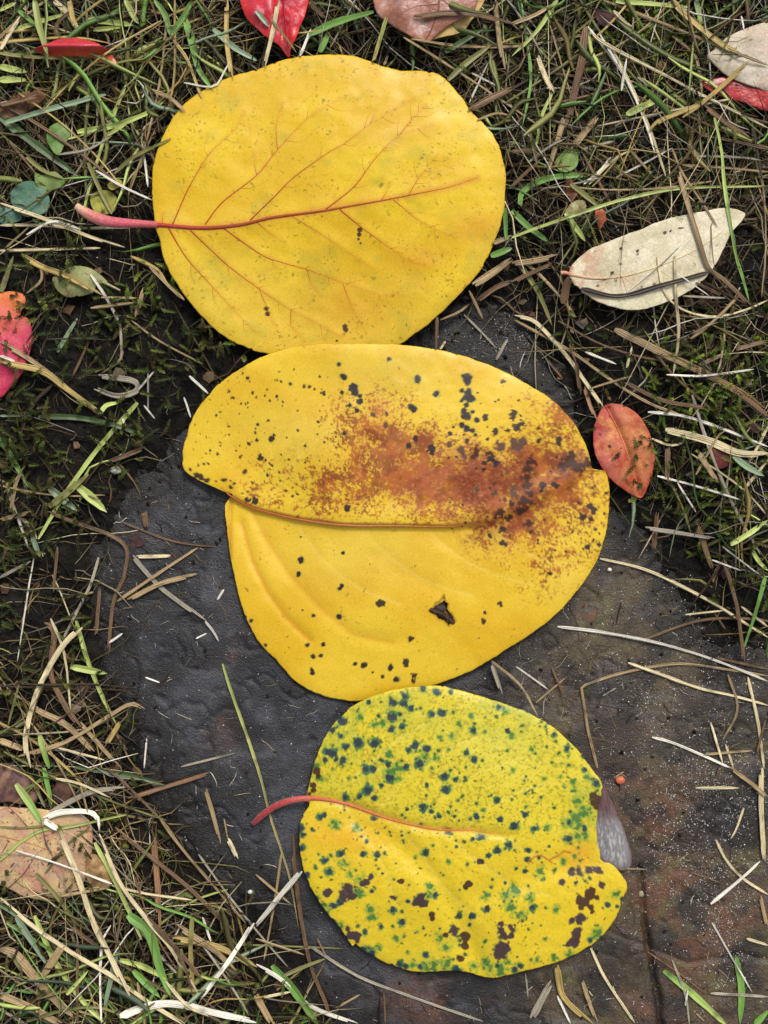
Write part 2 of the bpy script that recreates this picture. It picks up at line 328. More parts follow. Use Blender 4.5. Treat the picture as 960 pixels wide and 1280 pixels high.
def z1(x, y):
    z = Z1(x, y) + (1.9 * (fbm(x / 120, y / 120, 51, 2) - 0.5) + 0.35 * (fbm(x / 22, y / 22, 52, 2) - 0.5)) * MM
    d = np.full(np.shape(x), 1e9)
    for v in VEINS1[:17]: d = np.minimum(d, dist_line(x, y, v))
    dm = dist_line(x, y, MID1)
    return z + (0.13 * np.exp(-(d / 9) ** 2) + 0.4 * np.exp(-(dm / 16) ** 2)) * MM
def z2(x, y):
    z = Z2(x, y) + (1.5 * (fbm(x / 100, y / 100, 55, 2) - 0.5) + 0.25 * (fbm(x / 18, y / 18, 56, 2) - 0.5)) * MM
    my = np.interp(x, [p[0] for p in MID2], [p[1] for p in MID2]); s = y - my
    w = sst(265, 300, x) * (1 - 0.75 * sst(520, 720, x))
    z = z - 2.2 * MM * w * sst(-4, 8, s) * np.exp(-np.maximum(s, 0) / 85)
    z = z + 0.5 * MM * np.exp(-((s + 10) / 16) ** 2) * sst(265, 300, x)
    for c, a, wd in zip(CR2, (0.38, 0.42, 0.7, 0.25), (9, 6, 3.5, 14)): z = z - a * MM * np.exp(-(dist_line(x, y, c) / wd) ** 2)
    z = z - 0.07 * MM * np.exp(-(dveins(x, y, SV2) / 6) ** 2)
    z = z + 0.35 * MM * np.exp(-(dist_line(x, y, [(303, 617), (337, 578), (370, 547)]) / 8) ** 2)
    return z
def z3(x, y):
    z = Z3(x, y) + (1.4 * (fbm(x / 80, y / 80, 58, 2) - 0.5) + 0.35 * (fbm(x / 12, y / 12, 59, 3) - 0.5)) * MM
    z = z - 0.7 * MM * np.exp(-(dist_line(x, y, MID3) / 7) ** 2) - 0.16 * MM * np.exp(-(dveins(x, y, SV3) / 5) ** 2)
    for c, a, wd in zip(CR3, (1.3, 1.0), (16, 18)): z = z - a * MM * np.exp(-(dist_line(x, y, c) / wd) ** 2)
    return z
BIG = [(OUT1, z1), (OUT2, z2), (OUT3, z3)]

def edge_lift(z, px, py, outl, a, wd):
    return z - a * MM * np.exp(-dist_line(px, py, outl, True) / wd)
def leaf_mesh(outline, centre, zf, cf, NA, NR, thick=0.0004, roll=0.6, rollw=7, hole=None, ragged=2.6):
    O = catmull(outline, NA, True)
    Onoise = (fbm(O[:, 0] / 14, O[:, 1] / 14, 61) - 0.5)[:, None] + 0.12 * (vnoise(O[:, 0] / 5, O[:, 1] / 5, 62) - 0.5)[:, None] - 0.5 * sst(0.88, 0.97, vnoise(O[:, 0] / 7, O[:, 1] / 7, 63))[:, None]
    O = O + (O - centre) / (np.linalg.norm(O - centre, axis=1, keepdims=True) + 1e-6) * Onoise * ragged
    rho = np.linspace(0, 1, NR + 1)[1:]
    px = centre[0] + rho[:, None] * (O[None, :, 0] - centre[0]); py = centre[1] + rho[:, None] * (O[None, :, 1] - centre[1])
    z = zf(px, py); z = edge_lift(z, px, py, O[::max(1, NA // 160)], roll, rollw)
    top = world_of(px, py, z).reshape(-1, 3); cz = zf(np.array([centre[0]]), np.array([centre[1]]))
    c0 = world_of(np.array([centre[0]]), np.array([centre[1]]), cz)
    col = cf(px, py, rho[:, None] + 0 * px).reshape(-1, 3)
    kb = np.unique(np.linspace(0, NR - 1, max(3, NR // 8)).astype(int)); bot = top.reshape(NR, NA, 3)[kb].copy(); bot[..., 2] -= thick
    nb = len(kb); nt = NR * NA
    def rings(n, base, flip):
        i = np.arange(n - 1)[:, None]; j = np.arange(NA)[None]; j2 = (j + 1) % NA
        a, b, c, d = i * NA + j, i * NA + j2, (i + 1) * NA + j2, (i + 1) * NA + j
        q = np.stack([a, d, c, b] if flip else [a, b, c, d], -1).reshape(-1, 4) + base; return q
    # orientation: outlines run clockwise on the picture = clockwise from above
    j = np.arange(NA); j2 = (j + 1) % NA
    Ft = rings(NR, 0, True); Fb = rings(nb, nt, False)
    rim = np.stack([(NR - 1) * NA + j, nt + (nb - 1) * NA + j, nt + (nb - 1) * NA + j2, (NR - 1) * NA + j2], -1)
    ci = nt + nb * NA
    cap = np.stack([np.full(NA, ci), j, j2, j2], -1); capb = np.stack([np.full(NA, ci + 1), nt + j2, nt + j, nt + j], -1)
    cb = c0.copy(); cb[:, 2] -= thick
    V = np.vstack([top, bot.reshape(-1, 3), c0, cb])
    if hole is not None:
        fx = px.ravel()[Ft].mean(1); fy = py.ravel()[Ft].mean(1); Ft = Ft[~inside(fx, fy, hole)]
        bx = px[kb].ravel()[Fb - nt].mean(1); by = py[kb].ravel()[Fb - nt].mean(1)
        Fb = Fb[~inside(bx, by, hole)]
    def tri(q): return np.vstack([q[:, [0, 1, 2]], q[:, [0, 2, 3]]])
    F = np.vstack([tri(Ft), tri(Fb), tri(rim), cap[:, :3], capb[:, :3]])
    cc = np.vstack([col, col.reshape(NR, NA, 3)[kb].reshape(-1, 3) * 0.9, col[:1], col[:1]])
    return V, F, cc, (px, py, z)
def rod_px(path, n, rad, zf, dz, colf, sides=6, flat=0.8, mound=True):
    P = catmull(path, n); z = zf(P[:, 0], P[:, 1]) + dz
    W3 = world_of(P[:, 0], P[:, 1], z)[None]
    t = np.linspace(0, 1, n); R = (np.interp(t, np.linspace(0, 1, len(rad)), rad) * S)[None]
    W3 = np.concatenate([W3[:, :1], W3, W3[:, -1:]], 1); R = np.concatenate([R[:, :1] * 0.02, R, R[:, -1:] * 0.02], 1)
    W3[:, 0] -= (W3[:, 2] - W3[:, 1]) * 0.2; W3[:, -1] += (W3[:, -2] - W3[:, -3]) * 0.2
    V, F = tubes(W3, R, sides, flat)
    tt = np.concatenate([[0], t, [1]]); c = np.repeat(colf(tt), sides, 0)
    return V, F, c, (P, z)

def spots(col, x, y, lst, core, halo=None, hs=2.1, cs=1.0, amp=0.9, seed=70, fr=6.0):
    nz = (fbm(x / fr, y / fr, seed, 3) - 0.5) * amp * 2; n2 = fbm(x / 11, y / 11, seed + 5, 2) - 0.5
    if halo is not None:
        h = np.zeros(x.shape)
        for cx, cy, r in lst:
            d = np.hypot(x - cx, y - cy) / r; h = np.maximum(h, sst(hs, 0.8, d + 0.8 * nz + 0.8 * n2))
        col = mix(col, halo, h * 0.8)
    c = np.zeros(x.shape)
    for cx, cy, r in lst:
        d = np.hypot(x - cx, y - cy) / r; c = np.maximum(c, sst(1.08, 0.88, (d + 0.85 * nz) / cs))
    return mix(col, core, c * 0.96)
def sl(s, ox, oy, k):
    out = []
    for q in s.split(','):
        a = q.split(); out.append((ox + float(a[0]) / k, oy + float(a[1]) / k, float(a[2]) / k))
    return out
A3, B3, C3, D3 = (370, 850, 4.571), (580, 850, 4.571), (370, 1040, 4.571), (580, 1040, 4.571)
SP3 = (sl('415 125 14,555 130 24,620 95 16,615 135 24,660 160 17,725 50 17,805 70 18,885 68 13,775 195 17,833 190 19,470 205 11,550 210 26,595 195 13,607 270 18,542 282 19,265 235 28,207 288 15,255 322 15,355 360 28,450 360 26,285 380 18,680 380 22,645 400 14,748 395 22,705 480 24,400 508 20,438 508 20,180 410 22,210 420 24,168 455 16,228 455 15,268 460 20,490 460 13,530 485 18,630 495 17,535 560 24,485 600 14,410 630 26,365 665 14,445 675 15,278 672 19,848 550 18,855 625 22,748 597 13,913 568 11,725 720 20,725 738 14,772 752 14,815 780 15,905 780 8,635 740 8,447 790 14,140 785 16,160 776 14,30 850 20,90 850 9,870 858 18', *A3)
  + sl('200 150 15,55 290 17,248 290 15,58 455 17,10 415 15,515 310 13,588 393 16,190 687 16,72 782 17,205 797 18,288 833 22,348 770 17,403 850 17,690 510 13,755 590 17,690 850 15,600 815 14', *B3)
  + sl('30 90 20,40 15 14,258 125 18,165 165 17,190 228 19,65 245 16,383 127 15,465 130 16,405 55 9,570 178 9,742 117 18,605 20 8,495 238 9,250 400 22,215 420 20,553 443 18,640 395 11,800 360 16,610 515 19,485 540 11,395 572 13,215 525 14,170 465 14,385 675 20,430 695 20,740 700 15,590 755 19,630 765 15,710 770 14,930 480 16,915 85 8,915 785 20,432 340 11', *C3)
  + sl('258 75 18,190 105 20,140 135 14,95 30 20,52 38 11,597 40 20,370 105 14,360 155 14,300 208 11,350 222 13,428 148 9,487 82 8,640 292 12,45 485 18,32 530 11,390 430 18,820 418 15,875 425 9,905 385 10,720 620 14,290 785 20,320 765 13,190 765 12,235 290 8,133 440 18', *D3))
GR3 = (sl('290 295 14,365 212 18,490 245 20,445 262 26,735 440 24,585 505 26,575 570 20,772 505 14,225 825 26,335 840 18,930 250 20,822 325 12,535 425 20,870 400 12,800 440 20,890 320 18,550 520 30,130 560 26,120 500 20', *A3)
  + sl('40 205 16,390 398 14,275 515 14,455 567 12,565 605 14,630 580 18,628 630 16,555 555 12,600 810 30,640 790 32,690 750 34,700 560 18,650 690 26,470 840 20,650 840 26,110 745 12,600 440 14,230 180 22,270 320 18', *B3)
  + sl('275 180 22,310 240 16,365 270 22,355 355 28,760 315 20,765 345 24,430 440 24,435 485 22,240 535 22,115 380 22,150 430 22,575 610 16,780 765 34,860 760 36,690 570 12,868 168 12,850 660 26,820 600 22,470 660 18,660 760 20,740 765 24', *C3)
  + sl('430 230 24,448 270 14,290 330 30,270 430 32,330 470 26,240 370 24,125 360 24,370 375 22,525 440 16,870 350 26,515 720 16,120 625 14,760 570 30,130 760 32,60 770 26,250 740 20,600 690 20,420 730 14,650 30 24,690 20 24,630 140 16,570 165 18,210 790 30', *D3))
PU3 = (sl('375 292 13,400 285 15,425 258 14,183 340 25,270 355 26,300 335 34,310 355 28,560 380 16,690 400 20,718 398 28,720 375 18,310 580 22,345 600 24,350 625 15,300 560 14,900 560 24', *C3)
  + sl('92 165 17,620 232 20,558 287 15,660 222 17,712 225 18,765 215 22,785 300 16,668 490 24,655 515 20,620 510 15,648 560 18,640 590 20,620 625 24,600 640 16,215 525 22,212 560 22,220 600 22,275 560 22,270 590 16,215 665 34,200 700 24', *D3))
BR3 = sl('855 588 16,775 470 15,780 495 14,940 722 17,603 281 14,585 281 8,150 785 14', *C3) + sl('30 295 18,10 315 14,10 600 26,5 650 20,660 390 25,690 400 26,715 360 26,735 335 18,760 375 14,725 430 18,735 455 12,670 430 16,133 430 12', *D3) + sl('755 690 30,740 660 20,765 730 18', *B3) + sl('120 520 18,130 550 16,95 600 16,100 630 14,75 652 10', *A3)
L21 = (320, 640, 3); E2, F2, G2, K2, Q2 = (400, 430, 4.8), (570, 430, 4.8), (560, 640, 4.57), (270, 610, 4.57), (220, 430, 4.8)
SP2 = (sl('143 198 20,200 265 26,210 295 22,240 345 18,238 312 14,130 290 11,180 370 14,222 400 12,115 122 12,413 90 13,582 212 22,695 300 22,545 375 18,563 388 22,145 537 10,530 607 18,575 565 18,668 635 27,885 200 27,885 225 22,850 280 14,890 290 24,890 320 26,915 330 18,850 340 12,878 365 14,865 405 18,880 430 26,915 410 13,940 455 17,850 488 17,880 505 18,915 520 14,935 545 12,780 540 13,800 500 9,883 582 15,830 578 8,165 988 18,20 297 10,8 294 8', *E2)
  + sl('280 222 16,345 420 23,340 445 16,388 430 10,388 455 9,360 500 22,390 480 18,315 520 14,240 525 19,175 440 17,65 585 14,190 572 11,620 575 20,620 595 14,495 580 14,240 715 20,215 690 22,165 715 14,168 750 13,525 850 20,515 880 12,600 848 20,580 845 12,800 970 17,830 1000 20,755 1038 23,812 1050 16,900 895 12,780 840 10,735 950 8,840 1115 13,890 1015 9,875 1075 7,860 1135 8,285 1110 15', *F2)
  + sl('310 95 13,240 135 13,308 175 15,330 185 13,475 115 11,585 355 13,300 522 16,210 570 13,205 620 16,800 195 17,860 185 15,175 720 5,620 145 6,745 283 6', *G2)
  + sl('485 412 18,470 492 15,485 280 8,725 370 10,705 575 13,718 558 12,937 660 26,705 735 16,558 727 11,495 697 8,525 895 14,612 893 11,558 962 13,598 958 12,550 1040 14,550 1058 13,795 1005 12,845 1010 16,200 757 12,282 897 10,750 118 19,220 75 20,195 68 12,175 65 11,950 1078 11,895 1055 6', *K2)
  + sl('582 475 12,565 560 12,563 572 12,505 583 11,527 627 10,592 618 12,592 632 11,475 617 8', *L21)
  + sl('490 483 9,572 570 17,590 545 10,485 578 12,440 595 12,455 588 9,507 685 17,505 668 12,410 765 14,548 787 11,385 680 7,685 240 11,870 295 10,888 300 10,120 790 16,150 800 18,185 815 16,85 755 9,285 818 15,350 835 10,330 865 9,465 945 16,485 935 10,430 935 12,430 205 9,320 545 6,360 640 6,540 695 7,205 660 6,180 655 6,265 608 5,430 380 6,160 680 4', *Q2))
GY2 = sl('318 425 14,775 605 18,850 640 22,860 665 18,390 490 14,400 420 10', *E2) + sl('270 610 28,370 610 34,345 590 22,410 590 24,230 900 16,290 930 12,340 870 20,345 900 18,120 880 14', *F2)
DB2 = sl('685 650 14,680 680 20,690 715 40,640 735 26,740 745 24,800 720 14,410 950 38,400 990 26,440 910 18,420 800 24,430 840 22,125 640 22,100 680 16,265 1015 20,240 1040 14,450 700 26,440 750 22,340 960 16,430 1085 18,780 690 12,200 650 14,175 1000 14,320 1040 14', *F2)
def cf1(x, y, rho):
    a, b = lin(228, 193, 36), lin(217, 176, 26)
    c = mix(np.broadcast_to(a, x.shape + (3,)), b, sst(0.35, 0.7, fbm(x / 75, y / 75, 81, 3)))
    c = mix(c, lin(226, 192, 66), sst(250, 380, y - 0.25 * (x - 300)) * 0.55)
    c = mix(c, lin(206, 140, 18), (np.exp(-((x - 595) / 40) ** 2 - ((y - 285) / 22) ** 2) + 0.8 * np.exp(-((x - 530) / 45) ** 2 - ((y - 320) / 22) ** 2) + 0.7 * np.exp(-((x - 440) / 50) ** 2 - ((y - 385) / 30) ** 2)) * 0.6)
    c = mix(c, lin(170, 160, 50), sst(0.55, 0.8, fbm(x / 26, y / 26, 83, 3)) * 0.35)
    c = mix(c, lin(214, 172, 40), (sst(0.9, 1.0, rho)) * 0.4)
    sp = sst(0.80, 0.93, vnoise(x / 2.6, y / 2.6, 84)) * sst(0.45, 0.6, fbm(x / 20, y / 20, 85, 2)); c = mix(c, lin(120, 104, 30), sp * 0.75)
    sp = sst(0.955, 0.985, vnoise(x / 3.6, y / 3.6, 86)); c = mix(c, lin(70, 52, 24), sp * 0.8)
    d = np.full(x.shape, 1e9)
    for v in VEINS1[:NMAIN]: d = np.minimum(d, dist_line(x, y, v))
    dm = dist_line(x, y, MID1)
    c = mix(c, lin(200, 132, 30), np.exp(-(d / 2.4) ** 2) * 0.35); c = mix(c, lin(204, 112, 44), np.exp(-(dm / 4.5) ** 2) * 0.5)
    net = np.abs(fbm(x / 13, y / 13, 88, 2) - 0.5); c = mix(c, lin(190, 140, 24), sst(0.035, 0.0, net) * 0.25)
    c = spots(c, x, y, [(450, 287, 3.6), (449, 293, 3), (448, 299, 1.8), (333, 386, 3), (335, 392, 3.2), (431, 408, 3.2), (432, 412, 3.2), (451, 304, 1.4), (421, 426, 1.5)], lin(62, 26, 22), None, amp=0.4, fr=3)
    return c
def cf2(x, y, rho):
    a, b = lin(224, 188, 46), lin(218, 174, 32)
    c = mix(np.broadcast_to(a, x.shape + (3,)), b, sst(0.35, 0.68, fbm(x / 80, y / 80, 91, 3)))
    my = np.interp(x, [p[0] for p in MID2], [p[1] for p in MID2]); low = y > my
    c = mix(c, lin(228, 196, 80), 0.5 * np.exp(-((x - 390) / 90) ** 2 - ((y - 540) / 45) ** 2) + 0.45 * np.exp(-((x - 440) / 110) ** 2 - ((y - 700) / 45) ** 2) + 0.4 * np.exp(-((x - 710) / 30) ** 2 - ((y - 720) / 40) ** 2))
    c = mix(c, lin(172, 168, 54), 0.55 * np.exp(-((x - 480) / 80) ** 2 - ((y - 465) / 28) ** 2) * fbm(x / 18, y / 18, 92))
    c = mix(c, lin(232, 204, 104), np.exp(-(dveins(x, y, SV2) / 1.8) ** 2) * 0.3)
    # fine rusty speckle, densest in the blotch
    def g(cx, cy, sx, sy): return np.exp(-((x - cx) / sx) ** 2 - ((y - cy) / sy) ** 2)
    m = 1.25 * g(590, 605, 95, 42) + 1.1 * g(680, 600, 60, 55) + 0.75 * g(500, 560, 70, 50) + 0.6 * g(390, 610, 90, 34) + 0.34 * g(640, 680, 70, 45) + 0.14 * g(690, 730, 50, 45) + 0.5 * g(700, 520, 45, 40) + 0.3 * g(735, 640, 40, 45) + 0.35 * g(460, 520, 50, 40)
    m = m * (0.62 + 0.76 * sst(0.3, 0.7, fbm(x / 26, y / 26, 89)))
    m = m * np.where(low & (x < 590), 0.28 + 0.5 * sst(560, 600, x), 1)
    f = 0.42 * vnoise(x / 1.7, y / 1.7, 93) + 0.3 * vnoise(x / 3.6, y / 3.6, 92) + 0.28 * fbm(x / 12, y / 12, 94, 3)
    T = 0.27 + 0.39 * np.clip(m, 0, 1.15) ** 0.85 + 0.22 * (fbm(x / 24, y / 24, 95) - 0.5)
    cover = sst(T + 0.10, T - 0.14, f) * sst(0.04, 0.25, m)
    c = mix(c, lin(180, 90, 46), sst(0.25, 1.1, m) * sst(0.3, 0.6, fbm(x / 20, y / 20, 90)) * 0.6)
    tone = mix(np.broadcast_to(lin(168, 88, 36), x.shape + (3,)), lin(126, 54, 26), sst(0.4, 0.65, fbm(x / 12, y / 12, 96)))
    c = mix(c, tone, cover * 0.88)
    dens = np.clip(1.2 * g(520, 590, 45, 26) + 1.25 * g(570, 588, 45, 22) + 0.9 * g(605, 620, 35, 40) + 0.7 * g(560, 625, 50, 18), 0, 1) * sst(0.3, 0.55, fbm(x / 16, y / 16, 97))
    c = mix(c, lin(178, 96, 70), dens * 0.6 * (0.55 + 0.45 * sst(0.35, 0.6, f)))
    dens = np.clip(1.2 * g(600, 640, 34, 34) + 1.4 * g(650, 608, 40, 48) + 1.3 * g(700, 572, 45, 13) + 0.9 * g(590, 600, 30, 18), 0, 1) * sst(0.30, 0.55, fbm(x / 14, y / 14, 98))
    c = mix(c, lin(126, 56, 28), dens * (0.45 + 0.5 * sst(0.62, 0.4, f)))
    sp = sst(0.90, 0.97, vnoise(x / 2.8, y / 2.8, 99)) * sst(0.42, 0.62, fbm(x / 30, y / 30, 100, 2)); c = mix(c, lin(104, 82, 34), sp * 0.8)
    for q, wq, s_ in zip(CR2, (3.5, 3, 2.5, 6), (0.4, 0.65, 0.8, 0.1)): c = mix(c, lin(204, 142, 28), np.exp(-(dist_line(x, y, q) / wq) ** 2) * s_)
    c = mix(c, lin(186, 90, 50), np.exp(-(dist_line(x, y, MID2) / 3.0) ** 2) * 0.6 * sst(640, 560, x))
    c = spots(c, x, y, [(q[0], q[1], q[2] * 1.15) for q in DB2], lin(64, 36, 22), lin(124, 60, 28), hs=1.9, amp=1.7, seed=101, fr=4)
    c = spots(c, x, y, GY2, lin(92, 64, 52), lin(150, 100, 46), hs=1.5, amp=1.4, seed=105, fr=5)
    gz = [q for q in SP2 if (q[0] < 600 and q[1] < 540) or (q[0] < 470 and q[1] > 650) or 480 < q[0] < 500]
    c = spots(c, x, y, [(q[0], q[1], q[2] * 0.9) for q in gz], lin(84, 76, 50), lin(150, 150, 46), hs=1.7, amp=0.8, seed=112, fr=5)
    c = spots(c, x, y, [(a_, b_, r_ * 1.0) for a_, b_, r_ in SP2], lin(40, 31, 33), None, amp=0.95, seed=109, fr=4)
    tn = np.random.default_rng(778); tl = [(a_, b_, r_) for a_, b_, r_ in zip(np.concatenate([tn.uniform(240, 420, 110), tn.uniform(560, 750, 90)]), np.concatenate([tn.uniform(460, 625, 110), tn.uniform(480, 690, 90)]), tn.uniform(0.7, 2.0, 200))]
    c = spots(c, x, y, tl, lin(64, 48, 30), None, amp=0.9, seed=151, fr=3)
    c = mix(c, lin(96, 60, 24), sst(3.2, 0.4, dist_line(x, y, HOLE, True)) * 0.55)
    return c
HOLE = [(537, 763), (543, 759), (545, 754), (550, 752), (555, 744), (556, 751), (560, 755), (559, 762), (565, 768), (569, 776), (563, 777), (561, 782), (555, 775), (548, 773), (545, 768)]
def cf3(x, y, rho):
    a, b = lin(216, 194, 44), lin(219, 190, 38)
    my = np.interp(x, [p[0] for p in MID3], [p[1] for p in MID3])
    c = mix(np.broadcast_to(a, x.shape + (3,)), b, sst(-20, 30, y - my))
    c = mix(c, lin(206, 196, 66), 0.7 * np.exp(-((x - 640) / 90) ** 2 - ((y - 930) / 55) ** 2))
    gt = 0.5 * np.exp(-((x - 600) / 130) ** 2 - ((y - 885) / 40) ** 2) + 0.5 * np.exp(-((x - 440) / 60) ** 2 - ((y - 930) / 60) ** 2) + 0.4 * np.exp(-((x - 560) / 50) ** 2 - ((y - 1195) / 30) ** 2) + 0.6 * np.exp(-((x - 735) / 28) ** 2 - ((y - 1010) / 50) ** 2)
    c = mix(c, lin(148, 170, 58), gt * sst(0.3, 0.7, fbm(x / 20, y / 20, 121)))
    c = mix(c, lin(228, 206, 96), np.exp(-(dveins(x, y, SV3) / 1.8) ** 2) * 0.35)
    up = sst(20, -20, y - my)
    f = sst(0.56, 0.82, vnoise(x / 2.3, y / 2.3, 122)); c = mix(c, lin(150, 138, 38), f * (0.12 + 0.5 * up))
    c = mix(c, lin(226, 160, 44), 0.5 * np.exp(-((x - 430) / 60) ** 2 - ((y - 1045) / 25) ** 2) + 0.7 * np.exp(-((x - 725) / 18) ** 2 - ((y - 1070) / 22) ** 2))
    c = spots(c, x, y, GR3, lin(74, 116, 52), lin(132, 156, 54), hs=1.85, cs=0.75, amp=1.5, seed=123, fr=4)
    c = spots(c, x, y, [(q[0], q[1], q[2] * 1.15) for q in SP3], lin(60, 104, 66), lin(122, 152, 56), hs=1.6, cs=1.0, amp=1.3, seed=127, fr=5)
    tiny = np.random.default_rng(777); tl = [(a_, b_, r_) for a_, b_, r_ in zip(tiny.uniform(385, 770, 330), tiny.uniform(870, 1215, 330), tiny.uniform(0.7, 2.1, 330))]
    c = spots(c, x, y, tl, lin(66, 84, 50), lin(128, 150, 54), hs=2.4, amp=1.0, seed=145, fr=3)
    c = spots(c, x, y, SP3, lin(50, 56, 66), None, cs=0.9, amp=0.7, seed=131, fr=4)
    c = spots(c, x, y, [(q[0], q[1], q[2] * 1.18) for q in PU3], lin(70, 48, 54), lin(100, 116, 60), hs=1.25, amp=1.1, seed=135, fr=6)
    c = spots(c, x, y, [(q[0], q[1], q[2] * 1.2) for q in BR3], lin(66, 34, 30), None, amp=0.5, seed=139, fr=5)
    sp = sst(0.86, 0.95, vnoise(x / 3.0, y / 3.0, 141)) * (0.35 + sst(0.45, 0.6, fbm(x / 24, y / 24, 142))); c = mix(c, lin(58, 74, 36), np.clip(sp, 0, 0.9))
    c = mix(c, lin(206, 130, 60), np.exp(-(dist_line(x, y, MID3) / 3.0) ** 2) * 0.8 * sst(660, 560, x))
    for q in (tr('690 1078,684 1074,676 1069,668 1071,660 1078', 0, 0), tr('713 1066,705 1064,697 1070,688 1074')): c = mix(c, lin(170, 66, 34), np.exp(-(dist_line(x, y, q) / 1.2) ** 2) * 0.8)
    return c

# ------------------------------------------------------------------ litter that nobody could count
LZ = np.full((NU, NV), 9.0)                   # underside of the big leaves
for outl, zr, zm in ((OUT1, Z1, 11), (OUT2, Z2, 6), (OUT3, Z3, 5)):
    k = 1 - zm * MM / H; pu = np.array([(480 + (a - 480) * k, 640 + (b - 640) * k) for a, b in outl])
    i0, j0 = ((pu.min(0) - UMIN) / STEP).astype(int) - 1; i1, j1 = ((pu.max(0) - UMIN) / STEP).astype(int) + 2
    s_ = np.s_[i0:i1, j0:j1]; ins = inside(uu[s_], vv[s_], pu)
    LZ[s_] = np.where(ins, np.minimum(LZ[s_], zr(480 + (uu[s_] - 480) / k, 640 + (vv[s_] - 640) / k) - 1.9 * MM), LZ[s_])
LIT = sst(-14, 26, SD)
def gau(u, v, cx, cy, sx, sy): return np.exp(-((u - cx) / sx) ** 2 - ((v - cy) / sy) ** 2)
def bright(u, v):     # where the thatch is thick and pale
    return np.clip(1.0 * sst(330, 180, v) + 0.9 * gau(u, v, 900, 250, 260, 230) + 1.1 * gau(u, v, 120, 1180, 230, 190) + 0.8 * gau(u, v, 60, 930, 110, 110) + 0.55 * gau(u, v, 900, 600, 90, 160) + 0.3 * gau(u, v, 40, 700, 120, 90), 0, 1) * (1 - 0.9 * gau(u, v, 120, 520, 190, 150))
BR = bright(uu, vv)
def scatter(n, dens, seed, lo=(-285, -285), hi=(1245, 1565)):
    r = np.random.default_rng(seed); out = np.zeros((0, 2))
    while len(out) < n:
        p = np.stack([r.uniform(lo[0], hi[0], n * 2), r.uniform(lo[1], hi[1], n * 2)], 1)
        out = np.vstack([out, p[r.random(len(p)) < dens(p[:, 0], p[:, 1])]])
    return out[:n]
PAL = {'p': (196, 181, 142), 'w': (208, 202, 186), 't': (150, 128, 92), 'b': (104, 80, 56), 'd': (56, 44, 35), 'g': (146, 138, 120), 'y': (166, 144, 84), 'o': (112, 110, 60), 'r': (122, 90, 62),
       'G': (104, 142, 64), 'L': (160, 172, 94), 'B': (118, 136, 106), 'D': (72, 92, 50)}
PALL = {k: lin(*v) for k, v in PAL.items()}
def fibres(n, seed, dens, keys, wts, lmin, lmax, rmin, rmax, layer, tilt=0.18, npt=6, sides=4, flat=0.55, curl=0.5, gain=1.0):
    r = np.random.default_rng(seed); c = scatter(n, dens, seed + 1)
    L = np.exp(r.uniform(np.log(lmin), np.log(lmax), n)); th = r.uniform(0, 2 * math.pi, n); dth = r.normal(0, curl, n)
    s = np.linspace(-0.5, 0.5, npt)[None]
    a = th[:, None] + dth[:, None] * s + 0.25 * r.normal(0, 1, (n, 1)) * np.sin(s * 9 + r.uniform(0, 6, (n, 1)))
    du = np.cos(a) * L[:, None] / (npt - 1); dv = np.sin(a) * L[:, None] / (npt - 1)
    u = c[:, :1] + np.cumsum(du, 1) - du.sum(1, keepdims=True) / 2; v = c[:, 1:] + np.cumsum(dv, 1) - dv.sum(1, keepdims=True) / 2
    g = samp(G0, u, v); gm = g.mean(1, keepdims=True)
    z = np.maximum(0.65 * gm + 0.35 * g + layer(c[:, 0], c[:, 1])[:, None] * r.random((n, 1)) ** 1.2 + tilt * s * L[:, None] * S * r.normal(0, 1, (n, 1)), g - 0.2 * MM)
    ok = (z < samp(LZ, u, v)).all(1)
    u, v, z = u[ok], v[ok], z[ok]; m = len(u)
    P = np.stack([(u - 480) * S, (640 - v) * S, z], -1)
    R = (np.exp(r.uniform(np.log(rmin), np.log(rmax), m)) * MM)[:, None] * np.interp(np.linspace(0, 1, npt), [0, 0.12, 0.8, 1], [0.35, 1, 0.85, 0.12])[None]
    tw = r.uniform(0, 3, (m, 1)) + r.normal(0, 1.2, (m, 1)) * np.linspace(0, 1, npt)[None]
    V, F = tubes(P, R, sides, np.full(m, flat), tw)
    ci = r.choice(len(keys), m, p=np.array(wts) / sum(wts)); base = np.array([PALL[k] for k in keys])[ci]
    col = base[:, None] * gain * r.uniform(0.30, 1.05, (m, 1, 1)) ** 1.5 * np.ones((1, npt, 1)); col = col * (1 - 0.35 * (np.linspace(0, 1, npt)[None, :, None] > 0.8))
    col = np.repeat(col.reshape(-1, 3), sides, 0)
    return V, F, col, tube_st(m, npt, sides, P)
def fuse(parts):
    Vs, Fs, Cs, Ss = [], [], [], []; o = 0
    for V, F, c, s in parts: Vs.append(V); Fs.append(F + o); Cs.append(c); Ss.append(s); o += len(V)
    return np.vstack(Vs), np.vstack(Fs), np.vstack(Cs), np.vstack(Ss)
lit = lambda u, v: samp(LIT, u, v)
br = lambda u, v: samp(BR, u, v)
